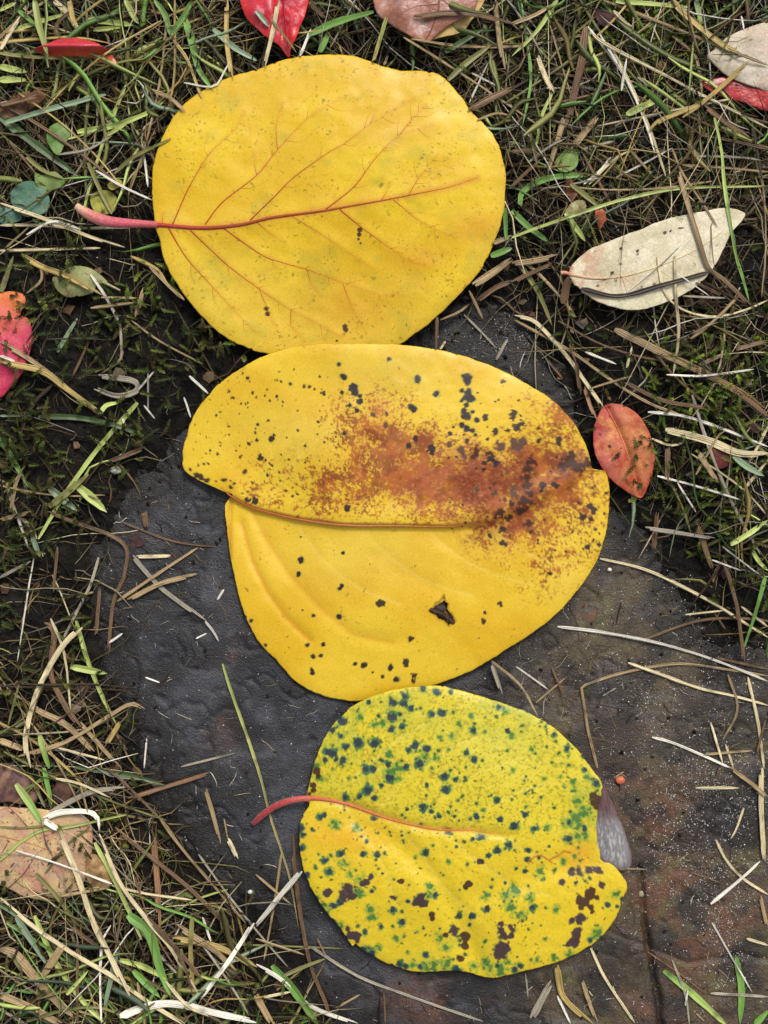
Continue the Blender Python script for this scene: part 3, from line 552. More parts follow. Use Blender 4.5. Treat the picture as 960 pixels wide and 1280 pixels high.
th = [fibres(5600, 201, lambda u, v: lit(u, v) * (0.10 + 0.9 * br(u, v)), 'btdgoyp', [4, 4, 3, 2, 2, 2, 1.6], 40, 190, 0.16, 0.55, lambda u, v: (1.0 + 5.0 * br(u, v)) * MM, gain=0.72),
      fibres(8200, 203, lambda u, v: lit(u, v) * (0.38 + 0.62 * br(u, v)), 'bdtgo', [4, 5, 2, 1.5, 1.5], 14, 70, 0.10, 0.42, lambda u, v: (0.6 + 3.0 * br(u, v)) * MM, tilt=0.3, curl=0.9, gain=0.6),
      fibres(2400, 205, lambda u, v: lit(u, v) * (0.45 + 0.55 * br(u, v)), 'wpgtb', [2, 2, 2, 2, 2], 16, 110, 0.05, 0.13, lambda u, v: (0.8 + 4.0 * br(u, v)) * MM, tilt=0.3, curl=1.2, sides=3),
      fibres(560, 207, lambda u, v: lit(u, v) * br(u, v), 'tpgyb', [3, 2, 2, 2, 2], 50, 170, 0.35, 0.8, lambda u, v: (0.6 + 2.5 * br(u, v)) * MM, flat=0.2, sides=4)]
th.append(fibres(1350, 213, lambda u, v: lit(u, v) * (0.04 + 0.96 * br(u, v)), 'pwytgL', [3, 2, 3, 3, 2, 1], 80, 280, 0.12, 0.36, lambda u, v: (2.5 + 5.0 * br(u, v)) * MM, tilt=0.1, curl=0.25, npt=8, gain=1.35))
V, F, c_, s_ = fuse(th)
tag(put('dry_thatch', V, F, M_thatch, c_, s_, centre=False), 'tangle of fine dry grass fibres covering the soil', 'thatch', kind='stuff')
gd = lambda u, v: lit(u, v) * np.clip(gau(u, v, 120, 60, 200, 130) + 0.8 * gau(u, v, 640, 20, 250, 110) + 0.5 * gau(u, v, 700, 220, 80, 70) + 1.0 * gau(u, v, 130, 1230, 190, 120) + 0.5 * gau(u, v, 930, 650, 60, 120) + 0.15 * gau(u, v, 60, 640, 110, 40) + 0.3 * gau(u, v, 60, 950, 90, 60) + 0.4 * gau(u, v, 900, 120, 120, 100), 0, 1)
V, F, c_, s_ = fibres(640, 215, gd, 'LGoyDBL', [4, 4, 3, 2, 2, 2, 2], 50, 190, 0.45, 1.15, lambda u, v: (3.0 + 4.5 * br(u, v)) * MM, tilt=0.22, curl=0.5, npt=9, flat=0.2)
tag(put('grass', V, F, M_grass, c_ * 1.6, s_, centre=False), 'short green and yellowing grass growing through the thatch', 'grass', kind='stuff')
# short crumbs of straw lying on the stone
def on_stone(u, v): return (samp(SD, u, v) < -2) * (0.15 + gau(u, v, 690, 850, 70, 60) + gau(u, v, 200, 720, 90, 90) + 0.6 * gau(u, v, 850, 900, 110, 200) + 0.7 * gau(u, v, 640, 1255, 200, 40) + 0.8 * gau(u, v, 650, 420, 60, 50) + 0.5 * gau(u, v, 260, 1080, 60, 60)) * ((u > 90) & (u < 1060) & (v < 1380))
V, F, c_, s_ = fuse([fibres(650, 209, on_stone, 'pwgtbd', [2, 3, 2, 2, 2, 3], 5, 30, 0.06, 0.24, lambda u, v: 0.35 * MM + 0 * u, tilt=0.03), fibres(420, 211, on_stone, 'gbdt', [2, 3, 4, 1], 12, 70, 0.05, 0.11, lambda u, v: 0.35 * MM + 0 * u, tilt=0.02, curl=1.0)])
tag(put('straw_crumbs', V, F, M_thatch, c_, s_, centre=False), 'fine chopped straw crumbs scattered over the stone', 'straw crumbs', kind='stuff')

# moss: leafy sprigs
def moss(n, seed, dens, keys, lmin, lmax, lay=0.0):
    r = np.random.default_rng(seed); c = scatter(n, dens, seed); k = 13
    L = r.uniform(lmin, lmax, n); th = r.uniform(0, 6.283, n); lean = r.uniform(0.25, 1.3, n) + lay
    s = np.linspace(0, 1, k)[None]; a = th[:, None] + r.normal(0, 0.5, (n, 1)) * s
    du = np.cos(a) * np.sin(np.minimum(lean[:, None] * (0.5 + 0.7 * s), 1.5)) * L[:, None] / k; dv = np.sin(a) * np.sin(np.minimum(lean[:, None] * (0.5 + 0.7 * s), 1.5)) * L[:, None] / k
    dz = np.cos(np.minimum(lean[:, None] * (0.5 + 0.7 * s), 1.5)) * L[:, None] * S / k
    u = c[:, :1] + np.cumsum(du, 1); v = c[:, 1:] + np.cumsum(dv, 1); z = np.maximum(samp(G0, c[:, 0], c[:, 1])[:, None] + np.cumsum(dz, 1), samp(G0, u, v) + 0.2 * MM)
    ok = (z + 0.4 * MM < samp(LZ, u, v)).all(1); u, v, z, L = u[ok], v[ok], z[ok], L[ok]; n = len(u)
    P = np.stack([(u - 480) * S, (640 - v) * S, z], -1)
    T = np.gradient(P, axis=1); T /= np.linalg.norm(T, axis=2, keepdims=True)
    A = np.cross(T, np.array([0.1, 0.05, 1.0])); A /= np.linalg.norm(A, axis=2, keepdims=True) + 1e-9; B = np.cross(A, T)
    q = 4; ang = (np.arange(q) * 6.283 / q)[None, None] + (np.arange(k) * 0.8)[None, :, None] + r.uniform(0, 6, (n, 1, 1))
    D = A[:, :, None] * np.cos(ang)[..., None] + B[:, :, None] * np.sin(ang)[..., None]
    ll = (0.55 + 0.55 * r.random((n, k, q, 1))) * MM * np.interp(np.linspace(0, 1, k), [0, 0.3, 0.85, 1], [0.6, 1.1, 0.9, 0.5])[None, :, None, None] * (L / 30)[:, None, None, None] ** 0.35
    b0 = P[:, :, None] + 0 * D; tip = b0 + (D * 0.8 + T[:, :, None] * 0.75) * ll
    sd = np.cross(D, T[:, :, None]); w = ll * 0.24
    mid = b0 + (D * 0.45 + T[:, :, None] * 0.3) * ll
    V = np.stack([b0, mid + sd * w, tip, mid - sd * w], 3).reshape(-1, 3)
    i = np.arange(n * k * q)[:, None] * 4; F = i + np.array([[0, 1, 2, 3]])
    base = np.array([lin(*x) for x in keys])[r.integers(0, len(keys), n)] * r.uniform(0.65, 1.2, (n, 1))
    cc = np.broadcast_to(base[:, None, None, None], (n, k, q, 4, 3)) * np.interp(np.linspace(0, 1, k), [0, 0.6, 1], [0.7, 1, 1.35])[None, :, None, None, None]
    return V, F, cc.reshape(-1, 3), np.zeros((len(V), 3))
mossk = [(86, 98, 40), (66, 72, 34), (108, 114, 50), (88, 82, 44), (60, 72, 36)]
mb = [(112, 136, 46), (136, 150, 58), (92, 116, 44)]
dm = lambda u, v: lit(u, v) * np.clip(0.30 + 1.3 * gau(u, v, 120, 500, 170, 140) + gau(u, v, 900, 560, 90, 160) + gau(u, v, 760, 90, 150, 110) + 0.6 * gau(u, v, 120, 110, 110, 60) + 0.5 * gau(u, v, 60, 800, 80, 90), 0, 1) * sst(0.36, 0.6, fbm(u / 40, v / 40, 221))
db = lambda u, v: lit(u, v) * np.clip(gau(u, v, 800, 45, 70, 40) + gau(u, v, 815, 226, 40, 9) + 0.7 * gau(u, v, 900, 500, 70, 60) + 0.5 * gau(u, v, 900, 615, 40, 30) + 0.5 * gau(u, v, 195, 375, 30, 30) + 0.35 * gau(u, v, 870, 680, 30, 20), 0, 1)
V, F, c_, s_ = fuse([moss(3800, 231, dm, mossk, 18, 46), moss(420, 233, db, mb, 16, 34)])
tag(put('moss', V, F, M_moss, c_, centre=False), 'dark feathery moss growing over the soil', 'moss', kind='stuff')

# crumbs of earth, flakes of rotten leaf, white grains of sand
def octas(n, seed, dens, rmin, rmax, flat, keys, dz=0.3, lo=(-285, -285), hi=(1245, 1565), pw=1.0):
    r = np.random.default_rng(seed); c = scatter(n, dens, seed, lo, hi); rad = np.exp(r.uniform(np.log(rmin), np.log(rmax), n)) * MM
    z = samp(G0, c[:, 0], c[:, 1]) + rad * flat * dz + 0.05 * MM
    ok = z < samp(LZ, c[:, 0], c[:, 1]) - rad; c, z, rad = c[ok], z[ok], rad[ok]; n = len(c)
    base = np.array([(1, 0, 0), (0, 1, 0), (-1, 0, 0), (0, -1, 0), (0.6, 0.6, 0.7), (-0.3, -0.2, 1), (0, 0, -1), (-0.6, 0.6, 0.6)], float)
    Fb = np.array([(0, 4, 5), (0, 1, 4), (1, 7, 4), (4, 7, 5), (7, 2, 5), (1, 2, 7), (2, 3, 5), (3, 0, 5), (1, 0, 6), (2, 1, 6), (3, 2, 6), (0, 3, 6)])
    X = base[None] * r.uniform(0.55, 1.3, (n, 8, 3)); X[..., 2] *= flat
    t = r.normal(0, 0.3 if flat < 0.5 else 1.2, (n, 2)); a = r.uniform(0, 6.283, n)
    def rot(X, a, i, j):
        c_, s_ = np.cos(a)[:, None], np.sin(a)[:, None]; Y = X.copy(); Y[..., i] = X[..., i] * c_ - X[..., j] * s_; Y[..., j] = X[..., i] * s_ + X[..., j] * c_; return Y
    X = rot(rot(rot(X, a, 0, 1), t[:, 0], 1, 2), t[:, 1], 0, 2) * rad[:, None, None]
    V = X + np.stack([(c[:, 0] - 480) * S, (640 - c[:, 1]) * S, z], -1)[:, None]
    F = (Fb[None] + (np.arange(n) * 8)[:, None, None]).reshape(-1, 3)
    col = np.array([lin(*k) for k in keys])[r.integers(0, len(keys), n)] * r.uniform(0.7, 1.2, (n, 1))
    return V.reshape(-1, 3), F, np.repeat(col, 8, 0), np.zeros((n * 8, 3))
V, F, c_, s_ = octas(17000, 241, lambda u, v: np.clip(sst(-60, 5, samp(SD, u, v)), 0.08, 1), 0.15, 0.9, 0.8, [(24, 21, 18), (34, 28, 23), (46, 38, 31), (20, 18, 17)])
tag(put('earth_crumbs', V, F, M_soil, c_, centre=False, smooth=False), 'loose dark crumbs of earth on the ground', 'earth', kind='stuff')
V, F, c_, s_ = octas(1150, 243, lambda u, v: lit(u, v) * (0.3 + 0.7 * br(u, v)), 0.8, 2.8, 0.10, [(84, 60, 42), (110, 80, 54), (62, 48, 38), (96, 84, 58), (120, 98, 70), (70, 52, 50)], dz=4)
tag(put('leaf_crumbs', V, F, M_leafdry, c_, centre=False, smooth=False), 'small brown flakes of rotten leaf in the thatch', 'leaf flakes', kind='stuff')
def sd_(u, v):
    s = 1.3 * gau(u, v, 905, 985, 55, 40) + 1.3 * gau(u, v, 885, 1080, 50, 55) + 1.2 * gau(u, v, 905, 1190, 26, 50) + 0.3 * gau(u, v, 840, 850, 110, 110) + 0.55 * gau(u, v, 640, 425, 50, 40) + 0.25 * gau(u, v, 860, 1000, 110, 240) + 0.03
    return np.clip(s * (0.25 + 1.4 * sst(0.4, 0.65, fbm(u / 14, v / 14, 251))), 0, 1) * (samp(SD, u, v) < 10)
V, F, c_, s_ = octas(9500, 245, sd_, 0.05, 0.26, 0.9, [(190, 188, 182), (160, 157, 153), (206, 206, 206), (128, 120, 110)], lo=(90, 380), hi=(1060, 1380))
tag(put('sand_grains', V, F, M_grain, c_, centre=False, smooth=False), 'fine white grains of sand on the stone', 'sand', kind='stuff')

# the litter lifts whatever is laid on it
HM = np.maximum(HM, G0 + LIT * (0.8 + 4.6 * BR) * MM * (0.55 + 0.6 * fbm(uu / 20, vv / 20, 261)))
HM = np.where(LZ < 1, np.minimum(HM, np.maximum(LZ - 0.2 * MM, G0)), HM)

# ------------------------------------------------------------------ the three large yellow leaves
LAND = []                                     # (phrase, points) used to say what a straw lies beside
def lerp_col(*cs):
    cs = np.array([lin(*c) for c in cs])
    return lambda t: np.stack([np.interp(t, np.linspace(0, 1, len(cs)), cs[:, k]) for k in range(3)], -1)
def stamp_leaf(px, py, z):
    k = 1 - z / H; stamp(480 + (px - 480) * k, 640 + (py - 640) * k, z, 1)
def base_loc(x, y, z): return tuple(float(q) for q in world_of(np.array([x]), np.array([y]), np.array([z]))[0])

def petiole(parent, path, rad, zz, cols, name='petiole'):
    P = catmull([(a, b, c * MM) for (a, b), c in zip(path, zz)], 40)
    zf = lambda x, y: P[:, 2]
    V, F, c, _ = rod_px(path, 40, rad, zf, 0, lerp_col(*cols), sides=10, flat=0.85)
    put(name, V, F, M_stalk, c, parent=parent); return P
L1 = root('fallen_leaf', base_loc(193, 280, 0.010)); tag(L1, 'clean yellow leaf with fine red veins and a thick pink stalk', 'leaf')
V, F, c, m1 = leaf_mesh(OUT1, (410, 262), z1, cf1, 760, 145, 0.0004, roll=0.5)
put('blade', V, F, M_leaf, c, parent=L1)
V, F, c, _ = rod_px(MID1, 60, (2.6, 2.2, 1.7, 1.2, 0.7, 0.2), z1, 0.05 * MM, lerp_col((168, 58, 50), (140, 62, 32), (150, 76, 30), (170, 104, 32), (196, 146, 36)), 8, 0.7); put('midrib', V, F, M_vein, c, parent=L1)
for iv, v in enumerate(VEINS1):
    r0 = 0.85 if len(v) > 4 else 0.5 if iv < NMAIN else 0.33
    V, F, c, _ = rod_px(v, 36 if iv < NMAIN else 12, (r0 * 1.1, r0 * 0.8, r0 * 0.5, 0.08), z1, (-0.05 if iv < NMAIN else 0.0) * MM, lerp_col(*(((156, 70, 30), (166, 86, 28), (188, 124, 32), (212, 168, 36)) if iv < NMAIN else ((176, 104, 30), (196, 140, 34), (212, 170, 38)))), 6, 0.8); put('vein', V, F, M_vein, c, parent=L1)
petiole(L1, tr('197 281,180 280,158 279,135 277,117 271,103 263,95 257'), (4.0, 4.6, 5.4, 6.6, 7.4, 6.6, 4.0), (11.2, 11.2, 11, 10.6, 10.4, 10.6, 11), ((178, 74, 72), (188, 84, 90), (196, 84, 98), (188, 92, 96), (196, 116, 104), (206, 170, 140)))

L2 = root('fallen_leaf', base_loc(285, 620, 0.003)); tag(L2, 'yellow leaf with a large rusty brown blotch, a torn hole and a folded midrib', 'leaf')
V, F, c, m2 = leaf_mesh(OUT2, (480, 641), z2, cf2, 900, 185, 0.0004, roll=0.55, hole=HOLE)
put('blade', V, F, M_leaf, c, parent=L2)
V, F, c, _ = rod_px(MID2[:8], 60, (1.0, 1.4, 1.6, 1.4, 1.0, 0.6, 0.1), z2, -0.05 * MM, lerp_col((170, 84, 40), (196, 108, 62), (206, 132, 84), (204, 140, 66), (190, 112, 50)), 8, 0.6); put('midrib', V, F, M_vein, c, parent=L2)
def flap_z(x, y): return z2(x, y) + (-1.0 + 1.9 * np.exp(-(dist_line(x, y, [(539, 763), (552, 768), (566, 778)]) / 5) ** 2)) * MM
V, F, c, _ = leaf_mesh(tr('536 764,546 753,554 746,557 757,566 770,570 779,560 781,548 774'), (553, 766), flap_z, lambda x, y, r: mix(np.broadcast_to(lin(44, 29, 18), x.shape + (3,)), lin(120, 88, 46), sst(0.45, 0.7, fbm(x / 4, y / 9, 301))), 60, 10, 0.0002, roll=0.3)
tag(put('torn_flap', V, F, M_leafdry, c, parent=L2), 'curled dark brown scrap in the torn hole')

L3 = root('fallen_leaf', base_loc(383, 998, 0.003)); tag(L3, 'yellow leaf densely spotted with green and purple, red stalk and grey folded tip', 'leaf')
V, F, c, m3 = leaf_mesh(OUT3, (570, 1040), z3, cf3, 820, 165, 0.0004, roll=0.7)
put('blade', V, F, M_leaf, c, parent=L3)
V, F, c, _ = rod_px(MID3, 50, (2.5, 2.0, 1.3, 0.8, 0.5, 0.15), z3, 0.0, lerp_col((186, 90, 68), (190, 108, 70), (176, 104, 48), (176, 112, 40), (204, 160, 40)), 8, 0.7); put('midrib', V, F, M_vein, c, parent=L3)
petiole(L3, tr('388 998,372 999,356 1003,342 1009,328 1019,316 1030'), (3.4, 3.8, 4.1, 4.0, 4.3, 3.0), (4.2, 4.0, 3.4, 2.6, 1.9, 1.5), ((186, 90, 70), (178, 72, 66), (166, 54, 54), (150, 44, 46), (128, 32, 36)))
def fold_z(x, y): return (1.0 + 2.6 * sst(795, 748, x) + 0.5 * (fbm(x / 15, y / 15, 303) - 0.5)) * MM + 0.9 * MM * np.exp(-((x - 768) / 14) ** 2) + 0.8 * MM * (fbm(x / 4, y / 12, 306, 2) - 0.5)
def fold_c(x, y, r):
    c = mix(np.broadcast_to(lin(92, 66, 66), x.shape + (3,)), lin(120, 116, 116), sst(1005, 1040, y + 18 * (fbm(x / 8, y / 8, 304) - 0.5)) * (1 - 0.75 * sst(0.78, 1.0, r)))
    return mix(c, lin(172, 171, 172), sst(0.5, 0.8, vnoise(x / 2.0, y / 5.0, 305)) * sst(1015, 1050, y) * 0.7 * (1 - sst(0.7, 0.95, r)))
V, F, c, mf = leaf_mesh(tr('742 972,752 978,760 992,768 1010,777 1030,785 1052,789 1070,788 1081,779 1088,766 1085,752 1076,740 1062,738 1035,740 1000'), (762, 1038), fold_z, fold_c, 200, 40, 0.0004, roll=0.8)
tag(put('folded_tip', V, F, M_felt, c, parent=L3), 'grey felted underside of the folded leaf tip')
for mm in (m1, m2, m3, mf): stamp_leaf(*mm)
LAND += [('the clean yellow leaf', OUT1), ('the rust-blotched leaf', OUT2), ('the green-spotted leaf', OUT3), ('the pink stalk', tr('180 280,135 277,95 257')), ('the red stalk', tr('372 999,342 1009,316 1030')), ('the grey folded tip', [(789, 1070), (775, 1030)])]

# ------------------------------------------------------------------ smaller leaves
def small_leaf(name, label, outline, cf, mat=M_leafdry, dome=1.2, lift=0.3, tilt=(0, 0), curl=None, land=None, cat='leaf', NA=200, NR=36, base=None, parts=(), thick=0.0004, wav=1.0, roll=0.5, centre=None, group=None, ragged=3.0):
    o = np.array(outline, float); ctr = tuple(catmull(o, 200, True).mean(0)) if centre is None else centre
    rad = np.sqrt(np.hypot(*(o - ctr).T).mean() ** 2)
    gx, gy = np.meshgrid(np.linspace(o[:, 0].min(), o[:, 0].max(), 30), np.linspace(o[:, 1].min(), o[:, 1].max(), 30)); ins = inside(gx, gy, o)
    hz = samp(HM, gx[ins], gy[ins]); b = (np.percentile(hz, 75) if base is None else base * MM) + lift * MM
    def zf(x, y):
        z = b + dome * MM * np.exp(-((x - ctr[0]) ** 2 + (y - ctr[1]) ** 2) / (rad * 0.8) ** 2) + (tilt[0] * (x - ctr[0]) + tilt[1] * (y - ctr[1])) / rad * MM + wav * (fbm(x / 28 + ctr[0], y / 28, 311, 2) - 0.5) * MM
        return z + (curl(x, y) * MM if curl else 0)
    V, F, c, m = leaf_mesh(outline, ctr, zf, cf, NA, NR, thick, roll=roll, rollw=5, ragged=ragged)
    if parts:
        r = root(name, tuple(V[:, :].mean(0) * [1, 1, 0] + [0, 0, V[:, 2].min()])); put('blade', V, F, mat, c, parent=r)
        for pn, path, rr, dz, cols in parts:
            V, F, c, _ = rod_px(path, 40, rr, zf, dz * MM, lerp_col(*cols), 7, 0.8); put(pn, V, F, M_vein if pn != 'petiole' else M_stalk, c, parent=r)
    else: r = put(name, V, F, mat, c)
    tag(r, label, cat, group); stamp_leaf(*m)
    if land: LAND.append((land, outline))
    return r, zf
def grad(c0, c1, c2=None, sc=18, seed=321, axis=None, speck=None, amt=0.7, edge=None, sa=0.93):
    c0, c1 = lin(*c0), lin(*c1); c2_ = lin(*c2) if c2 else None
    def f(x, y, r):
        n = fbm(x / sc, y / sc, seed, 3); t = sst(0.32, 0.68, n)
        if axis is not None: t = np.clip((x * axis[0] + y * axis[1] - axis[2]) / axis[3] + 0.7 * (n - 0.5), 0, 1)
        c = mix(np.broadcast_to(c0, x.shape + (3,)), c1, t)
        if c2_ is not None: c = mix(c, c2_, sst(0.5, 0.75, fbm(x / sc * 1.4, y / sc * 1.4, seed + 3)) * amt)
        if edge: c = mix(c, lin(*edge), sst(0.72, 1.0, r) * 0.7)
        if speck: c = mix(c, lin(*speck), sst(sa, sa + 0.05, vnoise(x / 3.2, y / 3.2, seed + 7)) * 0.85)
        return c
    return f
small_leaf('fallen_leaf', 'slim magenta red leaf curled into a crescent among grass', tr('42 62,58 55,75 49,100 48,122 54,137 65,148 83,136 81,118 73,95 70,70 71,52 67'), grad((196, 52, 64), (222, 96, 52), axis=(0, 1, 58, 14), seed=325, speck=(150, 40, 40)), M_leafwet, 2.5, 3, curl=lambda x, y: 5 * np.exp(-((y - 56) / 9.0) ** 2), land='the red crescent leaf')
small_leaf('fallen_leaf', 'wet scarlet leaf with a pointed tip and pale pink blotches', tr('298 -20,300 0,306 18,318 33,335 48,350 58,358 70,362 72,364 60,372 42,380 22,386 0,388 -25,372 -45,330 -48'), grad((206, 32, 44), (186, 40, 56), (226, 120, 132), sc=10, seed=331, edge=(220, 48, 36), amt=0.8), M_leafwet, 2.0, 4, curl=lambda x, y: -1.6 * np.exp(-((x - 352 - (y - 30) * 0.12) / 7.0) ** 2), land='the scarlet leaf', parts=(('midrib', tr('352 -30,356 20,361 60'), (1.2, 1.0, 0.6), 0.05, ((170, 30, 40), (190, 40, 60))),), wav=2.0)  # pale pink blotches are mixed into the scarlet; no droplets are modelled
BL = grad((172, 116, 92), (146, 92, 72), (204, 176, 168), sc=20, seed=337, speck=(120, 70, 55), amt=0.5)
r_, zb = small_leaf('fallen_leaf', 'wet pinkish brown leaf with a folded cream edge under a dry stalk', tr('467 -25,466 0,470 15,480 25,500 38,525 52,534 53,545 45,560 32,580 20,590 14,597 0,600 -30,570 -55,500 -58'), BL, M_leafwet, 1.8, 5, land='the pinkish brown leaf', parts=(('midrib', tr('560 -40,550 -10,548 12,540 35,532 50'), (1.6, 1.3, 0.9, 0.5), 0.1, ((140, 84, 60), (120, 70, 54))), ('vein', tr('548 5,520 8,500 18'), (0.8, 0.5, 0.2), 0.0, ((130, 76, 60), (150, 94, 76))), ('vein', tr('549 -2,570 10,582 12'), (0.8, 0.5, 0.2), 0.0, ((130, 76, 60), (150, 94, 76)))), curl=lambda x, y: 1.5 * np.exp(-((x - 505) / 14.0) ** 2))
V, F, c, m = leaf_mesh(tr('535 51,546 48,562 44,580 38,592 22,606 0,600 -6,592 8,575 20,556 31,544 42'), (572, 28), lambda x, y: zb(x, y) - 1.3 * MM - 0.02 * MM * np.maximum(x - 540, 0), grad((208, 172, 104), (164, 110, 54), axis=(-0.5, -0.8, -300, 26), seed=341), 120, 24, 0.0003, roll=0.3)
tag(put('folded_edge', V, F, M_leafdry, c, parent=r_), 'cream folded leaf edge')
small_leaf('fallen_leaf', 'dull red leaf lying under the cream leaf tip', tr('878 105,895 98,915 94,940 94,970 95,1010 100,1018 140,960 138,940 132,915 124,895 118'), grad((178, 34, 36), (146, 34, 34), (214, 96, 88), sc=14, seed=345, speck=(80, 26, 24)), M_leafwet, 0.8, 1.5, land='the dull red leaf')
small_leaf('fallen_leaf', 'broad cream leaf overlapping a dull red leaf', tr('884 70,893 62,905 50,920 40,940 33,965 27,1000 36,1030 66,1010 98,965 112,945 109,925 102,905 92,893 80'), grad((206, 192, 172), (190, 178, 152), (198, 172, 152), sc=24, seed=349, speck=(140, 118, 92), sa=0.9), M_leafdry, 1.5, 3.2, land='the broad cream leaf', wav=1.5)
PO = tr('711 342,716 330,735 313,765 300,800 287,840 272,880 264,910 260,930 266,928 275,915 290,905 310,890 338,870 358,840 375,805 386,780 387,750 378,728 365,716 353')
def po_c(x, y, r):
    c = mix(np.broadcast_to(lin(218, 207, 178), x.shape + (3,)), lin(200, 188, 154), sst(0.35, 0.65, fbm(x / 30, y / 30, 351)))
    c = mix(c, lin(188, 132, 98), sst(0.35, 0.6, fbm(x / 12, y / 12, 352)) * sst(775, 715, x) * 0.9 + 0.4 * np.exp(-((x - 785) / 12) ** 2 - ((y - 350) / 8) ** 2))
    c = mix(c, lin(222, 214, 176), sst(355, 372, y) * sst(745, 770, x) * 0.6)
    c = mix(c, lin(110, 90, 66), sst(0.9, 0.97, vnoise(x / 3, y / 3, 353)) * sst(0.45, 0.6, fbm(x / 25, y / 25, 354)) * 0.8)
    return spots(c, x, y, [(831, 291, 2.6), (797, 314, 2.4), (797, 318, 2), (776, 311, 2.2), (747, 357, 1.8), (838, 289, 1.5), (776, 330, 1.5)], lin(50, 36, 26), None, amp=0.5, fr=3)
r_, zpo = small_leaf('fallen_leaf', 'cream oval leaf with a reddish base and a dark strip lying on it', PO, po_c, M_leafdry, 0.8, 2.0, roll=0.2, land='the cream oval leaf', NA=320, NR=60, parts=(('midrib', tr('711 343,745 348,785 344,830 330,870 312,905 288'), (1.6, 1.2, 0.9, 0.5), 0.05, ((196, 150, 120), (206, 192, 150), (200, 186, 146))), ('petiole', tr('714 343,707 341,701 341'), (1.8, 2.2, 2.6), 0.0, ((190, 110, 84), (200, 140, 110))),) + tuple(('vein', tr(q), (0.6, 0.4, 0.15), 0.0, ((200, 186, 148), (206, 194, 160))) for q in ('750 347,765 325,770 305', '775 345,795 320,808 298', '810 337,830 310,840 290', '840 326,862 300,872 280', '780 346,800 362,815 376', '820 334,842 350,850 362', '860 317,880 325,892 328')))
small_leaf('fallen_leaf', 'magenta leaf with an orange torn end under golden stalks', tr('-40 372,0 366,15 364,28 368,32 376,27 388,26 394,34 397,39 410,40 425,37 440,28 465,12 485,0 497,-30 508,-62 440'), grad((216, 120, 52), (196, 56, 86), (214, 96, 110), axis=(0.15, 1, 375, 45), sc=16, seed=361, speck=(130, 40, 50), amt=0.4), M_leafdry, 2.5, 1.5, land='the magenta leaf', wav=1.6)
def oo_c(x, y, r):
    t = np.clip((x - 745) / 40 + 0.8 * (fbm(x / 14, y / 14, 365) - 0.5), 0, 1)
    c = mix(np.broadcast_to(lin(184, 88, 86), x.shape + (3,)), lin(194, 114, 72), t); c = mix(c, lin(176, 62, 40), sst(0.5, 0.72, fbm(x / 11, y / 11, 366)) * 0.75)
    c = mix(c, lin(220, 150, 86), sst(0.52, 0.7, fbm(x / 17, y / 17, 367)) * 0.6); c = mix(c, lin(170, 52, 40), sst(0.8, 1.0, r) * 0.5)
    c = spots(c, x, y, [(750, 543, 1.8), (762, 558, 2.2), (776, 560, 1.4), (762, 520, 1.3)], lin(90, 36, 30), None, amp=0.4, fr=3)
    return mix(c, lin(110, 44, 34), sst(0.93, 0.97, vnoise(x / 2.6, y / 2.6, 368)) * 0.8)
OV = tr('757 506,772 504,790 512,805 528,815 550,818 575,813 600,803 622,790 618,770 605,752 585,743 562,742 540,747 520')
OM = [(757, 507), (768, 528), (780, 555), (790, 585), (801, 619)]
small_leaf('fallen_leaf', 'small orange oval leaf with a pink edge on a pale stalk', OV, oo_c, M_leafdry, 1.0, 1.2, land='the small orange oval leaf', NA=240, NR=44, roll=0.2, tilt=(0.6, -0.5), wav=1.8, curl=lambda x, y: -0.9 * np.exp(-(dist_line(x, y, OM) / 5) ** 2),
           parts=(('midrib', OM, (1.1, 0.9, 0.6, 0.3), 0.05, ((186, 74, 54), (214, 140, 90), (196, 96, 60))),) + tuple(('vein', tr(q), (0.5, 0.35, 0.1), 0.0, ((206, 128, 84), (190, 100, 66))) for q in ('770 533,786 528,798 535', '778 552,796 550,808 558', '786 575,800 574,812 582', '770 533,756 545,746 560', '780 556,764 568,756 582', '788 580,776 590,770 602')))
small_leaf('fallen_leaf', 'blotched tan leaf with pink edges under crossing grass stems', tr('-30 1012,0 1008,30 1010,60 1013,98 1018,113 1030,116 1055,113 1080,105 1102,90 1120,65 1127,35 1122,10 1110,-15 1098,-44 1060'), grad((188, 154, 122), (202, 172, 120), (184, 128, 108), sc=18, seed=371, speck=(84, 42, 46), sa=0.84, amt=0.75), M_leafdry, 1.8, 1.0, land='the blotched tan leaf', NA=260, NR=46, parts=(('midrib', tr('-20 1040,30 1052,70 1066,108 1082'), (1.1, 0.9, 0.7, 0.4), 0.05, ((176, 120, 84), (190, 140, 90))),))
small_leaf('leaf_fragment', 'dull pinkish brown leaf piece beside the blotched tan leaf', tr('-10 960,12 955,28 962,40 978,46 998,36 1006,12 1003,-12 1000'), grad((128, 92, 78), (90, 62, 60), (156, 122, 96), sc=10, seed=375), M_leafdry, 1.5, 1.0, wav=2)
small_leaf('leaf_fragment', 'crumpled tan scrap touching the blotched tan leaf', tr('108 1070,120 1068,138 1082,142 1100,130 1112,116 1108,108 1096'), grad((172, 142, 96), (136, 102, 64), sc=8, seed=377), M_leafdry, 2.2, 1.5, wav=3)
small_leaf('fallen_leaf', 'pale green spotted leaf with a thin stalk beside golden stems', tr('66 348,76 339,92 333,110 334,122 341,134 352,122 356,116 366,100 370,86 372,72 364'), grad((150, 148, 92), (128, 136, 86), (156, 130, 92), sc=10, seed=381, speck=(96, 58, 44), sa=0.86), M_leafdry, 1.5, 2.5, land='the pale green spotted leaf', parts=(('petiole', tr('128 352,138 357,150 363'), (2.0, 1.6, 1.2), 0.1, ((146, 146, 96), (150, 140, 110))),))
